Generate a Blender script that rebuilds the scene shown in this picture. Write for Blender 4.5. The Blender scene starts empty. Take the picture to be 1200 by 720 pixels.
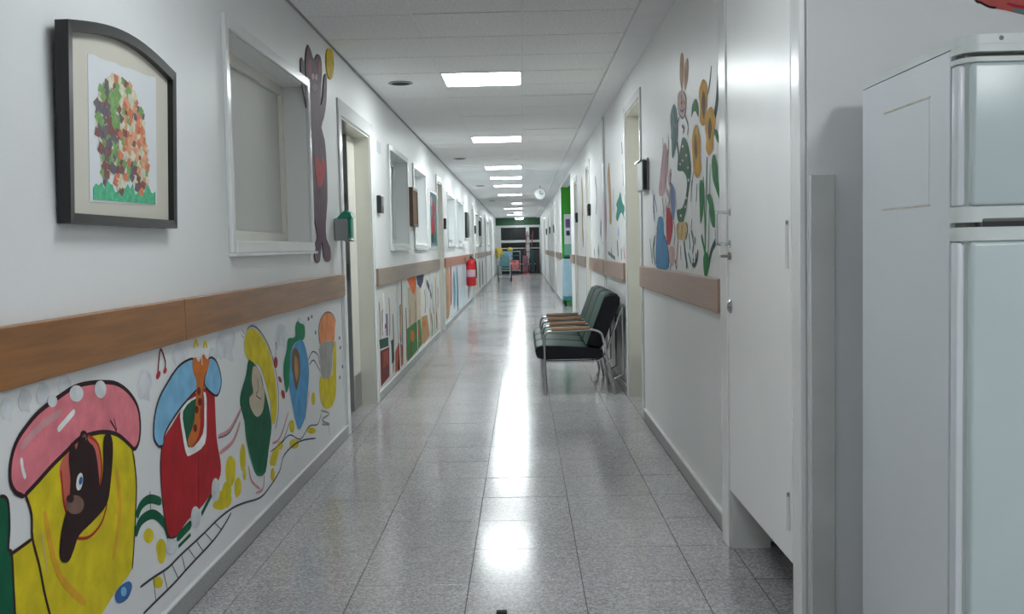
import bpy, bmesh, math, random
from mathutils import Matrix, Vector
from mathutils.geometry import delaunay_2d_cdt
random.seed(7)
S = bpy.context.scene
COL = S.collection
# ---------------------------------------------------------------- camera, world, exposure
cam_d = bpy.data.cameras.new('camera')
cam = bpy.data.objects.new('camera', cam_d); COL.objects.link(cam)
cam_d.sensor_width = 36.0
cam_d.lens = 36.0 * 1157.74 / 1200.0
cam_d.clip_start = 0.05; cam_d.clip_end = 200
YAW, PITCH, ROLL = 0.0116, 0.0614, 0.0219
def _m3(r): return Matrix(r)
Ry = Matrix(((math.cos(YAW), -math.sin(YAW), 0), (math.sin(YAW), math.cos(YAW), 0), (0, 0, 1)))
Rp = Matrix(((1, 0, 0), (0, math.cos(PITCH), math.sin(PITCH)), (0, -math.sin(PITCH), math.cos(PITCH))))
Rr = Matrix(((math.cos(ROLL), 0, math.sin(ROLL)), (0, 1, 0), (-math.sin(ROLL), 0, math.cos(ROLL))))
MM = Ry @ Rp @ Rr
right, fwd, up = MM.col[0], MM.col[1], MM.col[2]
cm = Matrix((right, up, -fwd)).transposed().to_4x4()
cm.translation = Vector((0, 0, 1.2035))
cam.matrix_world = cm
S.camera = cam
w = bpy.data.worlds.new('world'); S.world = w; w.use_nodes = True
w.node_tree.nodes['Background'].inputs[0].default_value = (0.02, 0.022, 0.025, 1)
w.node_tree.nodes['Background'].inputs[1].default_value = 0.3
S.view_settings.view_transform = 'Standard'; S.view_settings.look = 'None'
S.view_settings.gamma = 1.0; S.view_settings.use_curve_mapping = False
S.view_settings.exposure = 0.85
PANEL_POWER = 16.0          # emission strength of the fluorescent panels
S.cycles.use_denoising = True
S.cycles.max_bounces = 16; S.cycles.diffuse_bounces = 14; S.cycles.glossy_bounces = 6
S.cycles.sample_clamp_indirect = 6.0
# ---------------------------------------------------------------- layout constants (metres)
XL, XR, XD, C = -1.1587, 0.82, 0.80, 2.4647      # left wall, right wall, right wall by the near door, ceiling
YN, YE = 2.78, 44.0                              # nook wall, end of corridor
# ---------------------------------------------------------------- materials
def lin(c):
    return tuple(((v/255)/12.92 if v/255 <= .04045 else ((v/255+.055)/1.055)**2.4) for v in c) + (1,)
MATS = {}
def mat(name, rgb, rough=.5, metal=0., var=.06, scale=6., bump=0., bscale=80., spec=.5, stretch=None, emit=None, detail=4):
    if name in MATS: return MATS[name]
    m = bpy.data.materials.new(name); m.use_nodes = True
    nt = m.node_tree; b = nt.nodes['Principled BSDF']
    b.inputs['Roughness'].default_value = rough; b.inputs['Metallic'].default_value = metal
    b.inputs['Specular IOR Level'].default_value = spec
    tc = nt.nodes.new('ShaderNodeTexCoord'); mp = nt.nodes.new('ShaderNodeMapping')
    nt.links.new(tc.outputs['Object'], mp.inputs[0])
    if stretch: mp.inputs['Scale'].default_value = stretch
    nz = nt.nodes.new('ShaderNodeTexNoise'); nz.inputs['Scale'].default_value = scale; nz.inputs['Detail'].default_value = detail
    nt.links.new(mp.outputs[0], nz.inputs['Vector'])
    rp = nt.nodes.new('ShaderNodeValToRGB')
    c = lin(rgb)
    rp.color_ramp.elements[0].position = .3; rp.color_ramp.elements[1].position = .7
    rp.color_ramp.elements[0].color = tuple(v*(1-var) for v in c[:3])+(1,)
    rp.color_ramp.elements[1].color = tuple(min(1, v*(1+var)) for v in c[:3])+(1,)
    nt.links.new(nz.outputs['Fac'], rp.inputs[0]); nt.links.new(rp.outputs[0], b.inputs['Base Color'])
    if bump:
        n2 = nt.nodes.new('ShaderNodeTexNoise'); n2.inputs['Scale'].default_value = bscale
        nt.links.new(tc.outputs['Object'], n2.inputs['Vector'])
        bp = nt.nodes.new('ShaderNodeBump'); bp.inputs['Strength'].default_value = bump; bp.inputs['Distance'].default_value = .01
        nt.links.new(n2.outputs['Fac'], bp.inputs['Height']); nt.links.new(bp.outputs[0], b.inputs['Normal'])
    if emit:
        b.inputs['Emission Color'].default_value = emit[0]; b.inputs['Emission Strength'].default_value = emit[1]
    MATS[name] = m
    return m
def terrazzo(name, joints):
    m = bpy.data.materials.new(name); m.use_nodes = True
    nt = m.node_tree; b = nt.nodes['Principled BSDF']; L = nt.links
    geo = nt.nodes.new('ShaderNodeNewGeometry')
    v = nt.nodes.new('ShaderNodeTexVoronoi'); v.inputs['Scale'].default_value = 150
    L.new(geo.outputs['Position'], v.inputs['Vector'])
    sep = nt.nodes.new('ShaderNodeSeparateColor'); L.new(v.outputs['Color'], sep.inputs[0])
    rp = nt.nodes.new('ShaderNodeValToRGB'); cr = rp.color_ramp
    cr.elements[0].position = 0; cr.elements[0].color = lin((150, 149, 150))
    cr.elements[1].position = 1; cr.elements[1].color = lin((208, 206, 208))
    e = cr.elements.new(.3); e.color = lin((166, 164, 166))
    e = cr.elements.new(.75); e.color = lin((190, 188, 190))
    L.new(sep.outputs[0], rp.inputs[0])
    n = nt.nodes.new('ShaderNodeTexNoise'); n.inputs['Scale'].default_value = 1.4; n.inputs['Detail'].default_value = 5
    L.new(geo.outputs['Position'], n.inputs['Vector'])
    r2 = nt.nodes.new('ShaderNodeValToRGB')
    r2.color_ramp.elements[0].position = .3; r2.color_ramp.elements[0].color = (.84, .85, .85, 1)
    r2.color_ramp.elements[1].position = .7; r2.color_ramp.elements[1].color = (1, 1, 1, 1)
    L.new(n.outputs['Fac'], r2.inputs[0])
    mx = nt.nodes.new('ShaderNodeMix'); mx.data_type = 'RGBA'; mx.blend_type = 'MULTIPLY'; mx.inputs[0].default_value = 1
    L.new(rp.outputs[0], mx.inputs[6]); L.new(r2.outputs[0], mx.inputs[7])
    out = mx.outputs[2]
    if joints:      # far floor: joints too fine to model, same 0.405 m grid
        mp = nt.nodes.new('ShaderNodeMapping'); mp.inputs['Location'].default_value = (-.19+.405*20, -3.464+.405*40, 0)
        L.new(geo.outputs['Position'], mp.inputs[0])
        br = nt.nodes.new('ShaderNodeTexBrick'); br.offset = 0; br.inputs['Scale'].default_value = 1
        br.inputs['Brick Width'].default_value = .405; br.inputs['Row Height'].default_value = .405
        br.inputs['Mortar Size'].default_value = .003; br.inputs['Mortar Smooth'].default_value = .3
        br.inputs['Color1'].default_value = (1, 1, 1, 1); br.inputs['Color2'].default_value = (.95, .95, .95, 1); br.inputs['Mortar'].default_value = (.35, .35, .35, 1)
        L.new(mp.outputs[0], br.inputs['Vector'])
        m2 = nt.nodes.new('ShaderNodeMix'); m2.data_type = 'RGBA'; m2.blend_type = 'MULTIPLY'; m2.inputs[0].default_value = 1
        L.new(out, m2.inputs[6]); L.new(br.outputs[0], m2.inputs[7]); out = m2.outputs[2]
    L.new(out, b.inputs['Base Color'])
    r3 = nt.nodes.new('ShaderNodeMapRange'); r3.inputs['To Min'].default_value = .12; r3.inputs['To Max'].default_value = .2
    L.new(n.outputs['Fac'], r3.inputs['Value']); L.new(r3.outputs[0], b.inputs['Roughness'])
    b.inputs['Specular IOR Level'].default_value = .55
    MATS[name] = m
    return m
WALL = mat('wall_paint', (229, 231, 231), .42, var=.025, scale=1.2, bump=.05, bscale=60)
WALLG = mat('gloss_white_paint', (224, 226, 226), .22, var=.02, bump=.03, bscale=25)
CREAM = mat('cream_gloss_paint', (226, 225, 215), .22, var=.02)
DOORW = mat('door_white_gloss', (240, 242, 242), .3, var=.03, scale=2, bump=.04, bscale=7)
CEILT = mat('mineral_fibre', (244, 245, 245), .9, var=.10, scale=60, bump=.25, bscale=120)
CEILS = mat('plaster_strip', (242, 243, 244), .7, var=.02)
PLEN = mat('ceiling_void', (48, 49, 50), .9)
TBAR = mat('ceiling_bar', (238, 240, 240), .5)
DIFFL = mat('lobby_light_diffuser', (250, 252, 252), .4, emit=((.96, .99, 1, 1), PANEL_POWER*1.9))
DIFFD = mat('dimmed_light_diffuser', (250, 252, 252), .4, emit=((.93, .99, 1, 1), PANEL_POWER*.46))  # nearest panel, emission lowered so it does not overlight the left wall
DIFF = mat('light_diffuser', (250, 252, 252), .4, emit=((.93, .99, 1, 1), PANEL_POWER))
SKIRT = mat('terrazzo_skirting', (150, 151, 150), .35, var=.2, scale=90)
SKCAP = mat('skirting_caught_light', (222, 224, 224), .3)  # pale tone paints in the light on the skirting's top face
WOOD = mat('varnished_wood', (146, 98, 54), .3, var=.25, scale=5, stretch=(4, .6, 9), bump=.02)
WOODR = mat('rail_brown_glare', (160, 130, 113), .32, var=.1, scale=5, stretch=(4, .6, 9))  # greyish pink glare of the lamps is mixed into this brown
WOODG = mat('rail_laminate_taupe', (150, 132, 118), .35, var=.08, scale=5, stretch=(4, .6, 9))
WOODO = mat('rail_laminate_red', (165, 100, 72), .35, var=.1, scale=5, stretch=(4, .6, 9))
BLACK = mat('black_lacquer', (24, 24, 27), .3, var=.1)
DARKP = mat('dark_plastic', (38, 38, 40), .35)
CHROME = mat('chrome', (200, 203, 205), .16, metal=1, var=.02)
STEEL = mat('brushed_steel', (150, 152, 152), .32, metal=1, var=.05)
FRW = mat('fridge_enamel', (184, 199, 201), .28, var=.015, bump=.03, bscale=400)
FRS = mat('fridge_side_enamel', (210, 216, 222), .3, var=.03, scale=2, bump=.03, bscale=300)
FRT = mat('fridge_trim_plastic', (206, 214, 212), .33, var=.01)
FRG = mat('fridge_gasket', (112, 116, 110), .6)
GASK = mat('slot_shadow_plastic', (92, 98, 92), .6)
VINYL = mat('dark_green_vinyl', (10, 60, 46), .5, spec=.3, var=.15, scale=9, bump=.1, bscale=90)
VINYLB = mat('black_vinyl', (20, 24, 30), .5, spec=.3, var=.15, bump=.1, bscale=90)
ARMW = mat('arm_wood', (146, 108, 78), .4, var=.2, scale=8, stretch=(1, 6, 6))
RUBBER = mat('rubber', (32, 32, 33), .7)
REDP = mat('red_enamel', (196, 30, 42), .28, var=.04)
GREYP = mat('grey_plastic', (158, 160, 160), .4)
TEALP = mat('teal_plastic', (24, 150, 120), .3)
WHITEP = mat('white_plastic', (225, 228, 228), .35)
PAPER = mat('paper', (218, 222, 226), .8, var=.02)
MATB = mat('mount_board', (205, 202, 190), .8, var=.02)
MURB = mat('mural_ground', (226, 228, 229), .5, var=.03, scale=3)
FMUR = mat('forest_ground', (214, 213, 208), .5, var=.05, scale=4)
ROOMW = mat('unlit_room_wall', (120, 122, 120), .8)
BLIND = mat('blind_panel', (212, 213, 209), .6, var=.03, scale=2)
BLINDG = mat('frosted_pane', (186, 196, 196), .25, var=.04, scale=2)
BLINDB = mat('pale_blue_pane', (205, 222, 228), .25, var=.04, scale=2)
DGLASS = mat('dark_glass', (18, 24, 26), .12, var=.2)
DTEAL = mat('dark_teal_glass', (20, 44, 48), .15, var=.3)
GREENW = mat('green_paint', (58, 160, 40), .5)
HDGREEN = mat('header_green', (40, 84, 58), .5)
ALU = mat('white_aluminium', (205, 210, 210), .35)
KICK = mat('kick_plate', (160, 162, 158), .35, metal=.7, var=.05)
CLOTHB = mat('pale_blue_cover', (156, 188, 200), .8, var=.06, bump=.2, bscale=12)
PAL = dict(smear=(212,217,221), yellow=(214,196,34), green=(14,92,64), dark=(52,32,38), pink=(226,128,140), white=(236,238,238), rose=(206,106,92), redline=(176,50,40), bear=(48,30,32), taupe=(128,98,88), blue=(60,110,170), red=(176,34,42), darkred=(116,32,34), sky=(128,186,222), orange=(202,112,44), redpink=(184,52,68), ink=(62,62,74), rosepink=(206,150,156), teal=(16,122,88), beige=(196,182,160), leafgreen=(22,130,84), blue2=(84,156,204), brown=(122,92,58), tan=(176,140,96), peach=(226,146,96), grey=(162,162,158), purple=(112,92,142), teald=(30,78,66), hutred=(160,66,50), bark=(74,52,48), rust=(178,84,56), tiger=(220,108,48), meadow=(58,126,56), navy=(52,54,86), gold=(220,164,48), umber=(110,76,26), green2=(34,128,70), fawn=(190,150,112), palepink=(222,190,188), mauve=(142,122,132), dress=(36,104,80), slateteal=(96,134,138), mauvepink=(198,164,172), denim=(72,136,184), crimson=(184,48,68), periwinkle=(112,136,182), straw=(208,182,128), palerose=(208,172,168), jade=(40,132,120), plum=(104,84,96), heartred=(190,72,72), rust2=(150,88,92), sun=(212,180,34), nookred=(196,92,88))
def pm(k): return mat('paint_'+k, PAL[k], .6, var=.16, scale=14, spec=.2)
# ---------------------------------------------------------------- helpers
def tag(o, label=None, cat=None, group=None, kind=None):
    if label: o['label'] = label
    if cat: o['category'] = cat
    if group: o['group'] = group
    if kind: o['kind'] = kind
    return o
def empty(name, loc, label=None, cat=None, group=None, kind=None):
    o = bpy.data.objects.new(name, None); COL.objects.link(o); o.location = loc
    o.empty_display_size = .1
    return tag(o, label, cat, group, kind)
def wloc(o):
    v = Vector(o.location)
    while o.parent: o = o.parent; v += Vector(o.location)
    return v
def obj(name, bm, m, parent=None, smooth=False):
    """link a bmesh given in world coordinates as ONE mesh object (origin at its parent's origin)"""
    me = bpy.data.meshes.new(name)
    if parent is not None:
        bmesh.ops.translate(bm, verts=bm.verts, vec=-wloc(parent))
    bmesh.ops.recalc_face_normals(bm, faces=bm.faces)
    bm.to_mesh(me); bm.free()
    for x in (m if isinstance(m, (list, tuple)) else [m]): me.materials.append(x)
    if smooth:
        for p in me.polygons: p.use_smooth = True
        try: me.set_sharp_from_angle(angle=math.radians(40))
        except Exception: pass
    o = bpy.data.objects.new(name, me); COL.objects.link(o)
    if parent is not None: o.parent = parent
    return o
def box(bm, x0, x1, y0, y1, z0, z1, mi=0, bev=0., seg=2):
    r = bmesh.ops.create_cube(bm, size=1)
    for v in r['verts']:
        v.co = Vector(((x0+x1)/2 + v.co.x*(x1-x0), (y0+y1)/2 + v.co.y*(y1-y0), (z0+z1)/2 + v.co.z*(z1-z0)))
    fs = set(f for v in r['verts'] for f in v.link_faces)
    for f in fs: f.material_index = mi
    if bev:
        es = list(set(e for v in r['verts'] for e in v.link_edges))
        bmesh.ops.bevel(bm, geom=es, offset=bev, segments=seg, profile=.5, affect='EDGES')
    return bm
def B(*a, **k): return box(bmesh.new(), *a, **k)
def cyl(bm, p0, p1, r, n=12, r2=None, mi=0):
    p0, p1 = Vector(p0), Vector(p1); d = p1-p0
    M = Matrix.Translation((p0+p1)/2) @ d.to_track_quat('Z', 'Y').to_matrix().to_4x4()
    g = bmesh.ops.create_cone(bm, cap_ends=True, segments=n, radius1=r, radius2=r if r2 is None else r2, depth=d.length, matrix=M)
    for v in g['verts']:
        for f in v.link_faces: f.material_index = mi
    return bm
def tube(bm, pts, r, n=8, closed=False, mi=0):
    P = [Vector(p) for p in pts]; N = len(P); rings = []
    prev = None
    for i in range(N):
        a = P[i-1] if (i or closed) else P[i]; b = P[(i+1) % N] if (i < N-1 or closed) else P[i]
        t = (b-a).normalized()
        if prev is None:
            u = t.orthogonal().normalized()
        else:
            u = (prev - t*prev.dot(t)).normalized()
        prev = u; v = t.cross(u)
        rings.append([bm.verts.new(P[i] + u*(r*math.cos(2*math.pi*k/n)) + v*(r*math.sin(2*math.pi*k/n))) for k in range(n)])
    for i in range(N if closed else N-1):
        A, Bn = rings[i], rings[(i+1) % N]
        for k in range(n):
            bm.faces.new((A[k], A[(k+1) % n], Bn[(k+1) % n], Bn[k])).material_index = mi
    if not closed:
        bm.faces.new(rings[0][::-1]); bm.faces.new(rings[-1])
    return bm
def fillet(pts, r, n=5):
    P = [Vector(p) for p in pts]; out = [P[0]]
    for i in range(1, len(P)-1):
        a, b, c = P[i-1], P[i], P[i+1]
        u, v = (a-b), (c-b); q = min(r, u.length*.49, v.length*.49)
        s, e = b+u.normalized()*q, b+v.normalized()*q
        for k in range(n+1):
            t = k/n; out.append(s*(1-t)**2 + b*2*t*(1-t) + e*t*t)
    out.append(P[-1]); return out
def lathe(bm, prof, c, n=20, axis='Z'):
    rings = []
    for r, h in prof:
        ring = []
        for k in range(n):
            a = 2*math.pi*k/n
            v = (r*math.cos(a), r*math.sin(a), h) if axis == 'Z' else ((r*math.cos(a), h, r*math.sin(a)) if axis == 'Y' else (h, r*math.cos(a), r*math.sin(a)))
            ring.append(bm.verts.new(Vector(c)+Vector(v)))
        rings.append(ring)
    for A, Bn in zip(rings, rings[1:]):
        for k in range(n): bm.faces.new((A[k], A[(k+1) % n], Bn[(k+1) % n], Bn[k]))
    bm.faces.new(rings[0][::-1]); bm.faces.new(rings[-1])
    return bm
def smoothpoly(p, closed=True, n=3):
    N = len(p); out = []
    rng = range(N) if closed else range(N-1)
    for i in rng:
        g = (lambda k: p[k % N]) if closed else (lambda k: p[min(max(k, 0), N-1)])
        a, b, c, d = g(i-1), g(i), g(i+1), g(i+2)
        for k in range(n):
            t = k/n
            out.append(tuple(.5*(2*b[j] + (c[j]-a[j])*t + (2*a[j]-5*b[j]+4*c[j]-d[j])*t*t + (3*b[j]-a[j]-3*c[j]+d[j])*t**3) for j in (0, 1)))
    if not closed: out.append(p[-1])
    return out
def on_wall(side, off):
    if side == 'L': return lambda a, b, e=0: Vector((XL+off+e, a, b))
    if side == 'R': return lambda a, b, e=0: Vector((XR-off-e, a, b))
    return lambda a, b, e=0: Vector((a, YN-off-e, b))
def flat_poly(bm, pts, f, th=.0003):
    P = [Vector(p) for p in pts]; n = len(P)
    V, _, F = delaunay_2d_cdt(P, [], [list(range(n))], 1, 1e-6)[:3]
    top = [bm.verts.new(f(v.x, v.y, th)) for v in V]
    for t in F:
        try: bm.faces.new([top[k] for k in t])
        except ValueError: pass
    for e in [e for e in bm.edges if len(e.link_faces) == 1]:
        a, c = e.verts
        lo = [bm.verts.new(x.co + (f(0, 0, 0) - f(0, 0, th))) for x in (c, a)]
        bm.faces.new((a, c, lo[0], lo[1]))
def ribbon(bm, pts, wdt, f, th=.0003):
    N = len(pts); Lh = []; Rh = []
    for i in range(N):
        a = pts[max(i-1, 0)]; b = pts[min(i+1, N-1)]
        dx, dy = b[0]-a[0], b[1]-a[1]; l = math.hypot(dx, dy) or 1
        w_ = wdt/2 * (.55 if i in (0, N-1) else 1)
        nx, ny = -dy/l*w_, dx/l*w_
        Lh.append((pts[i][0]+nx, pts[i][1]+ny)); Rh.append((pts[i][0]-nx, pts[i][1]-ny))
    lv = [bm.verts.new(f(*q, th)) for q in Lh]; rv = [bm.verts.new(f(*q, th)) for q in Rh]
    l0 = [bm.verts.new(f(*q, 0)) for q in Lh]; r0 = [bm.verts.new(f(*q, 0)) for q in Rh]
    for i in range(N-1):
        bm.faces.new((lv[i], lv[i+1], rv[i+1], rv[i])); bm.faces.new((l0[i], l0[i+1], lv[i+1], lv[i])); bm.faces.new((r0[i], r0[i+1], rv[i+1], rv[i]))
def paint(key, root, side, base):
    """the painted shapes of one mural: thin layers of paint on the board, one mesh per shape"""
    made = {}
    for i, (name, par, col, lay, wd, pts) in enumerate(PAINT[key]):
        if lay == 0: continue
        f = on_wall(side, base + lay*.00045 + i*.0000015)
        bm = bmesh.new()
        if wd: ribbon(bm, smoothpoly(pts, False, 4) if len(pts) > 2 else pts, wd, f)
        else: flat_poly(bm, smoothpoly(pts, True, 3) if key not in ('forest',) else pts, f)
        p = made.get(par, root) if par else root
        o = obj(name, bm, pm(col), p)
        if not par: made[name] = o
def wall_mesh(name, X, d, th, y0, y1, z1, ops, m=None, xaxis=False):
    """wall plane at X whose solid lies towards d, with real openings and reveals; ops = (y0,y1,z0,z1)"""
    m = m or WALL
    ys = sorted(set([y0, y1] + [v for o in ops for v in o[:2]])); zs = sorted(set([0, z1] + [v for o in ops for v in o[2:]]))
    bm = bmesh.new(); P = (lambda x, y, z: Vector((y, x, z))) if xaxis else (lambda x, y, z: Vector((x, y, z)))
    def q(*v): bm.faces.new([bm.verts.new(P(*a)) for a in v])
    X2 = X+d*th
    for a, b in zip(ys, ys[1:]):
        for c, e in zip(zs, zs[1:]):
            if any(o[0] <= a and b <= o[1] and o[2] <= c and e <= o[3] for o in ops): continue
            for x in (X, X2): q((x, a, c), (x, b, c), (x, b, e), (x, a, e))
    for o in ops:
        for y in o[:2]: q((X, y, o[2]), (X2, y, o[2]), (X2, y, o[3]), (X, y, o[3]))
        for z in o[2:]:
            if z > 0: q((X, o[0], z), (X2, o[0], z), (X2, o[1], z), (X, o[1], z))
    for y in (y0, y1): q((X, y, 0), (X2, y, 0), (X2, y, z1), (X, y, z1))
    q((X, y0, z1), (X2, y0, z1), (X2, y1, z1), (X, y1, z1))
    bmesh.ops.remove_doubles(bm, verts=bm.verts, dist=1e-5)
    return tag(obj(name, bm, m), kind='structure')
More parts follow.
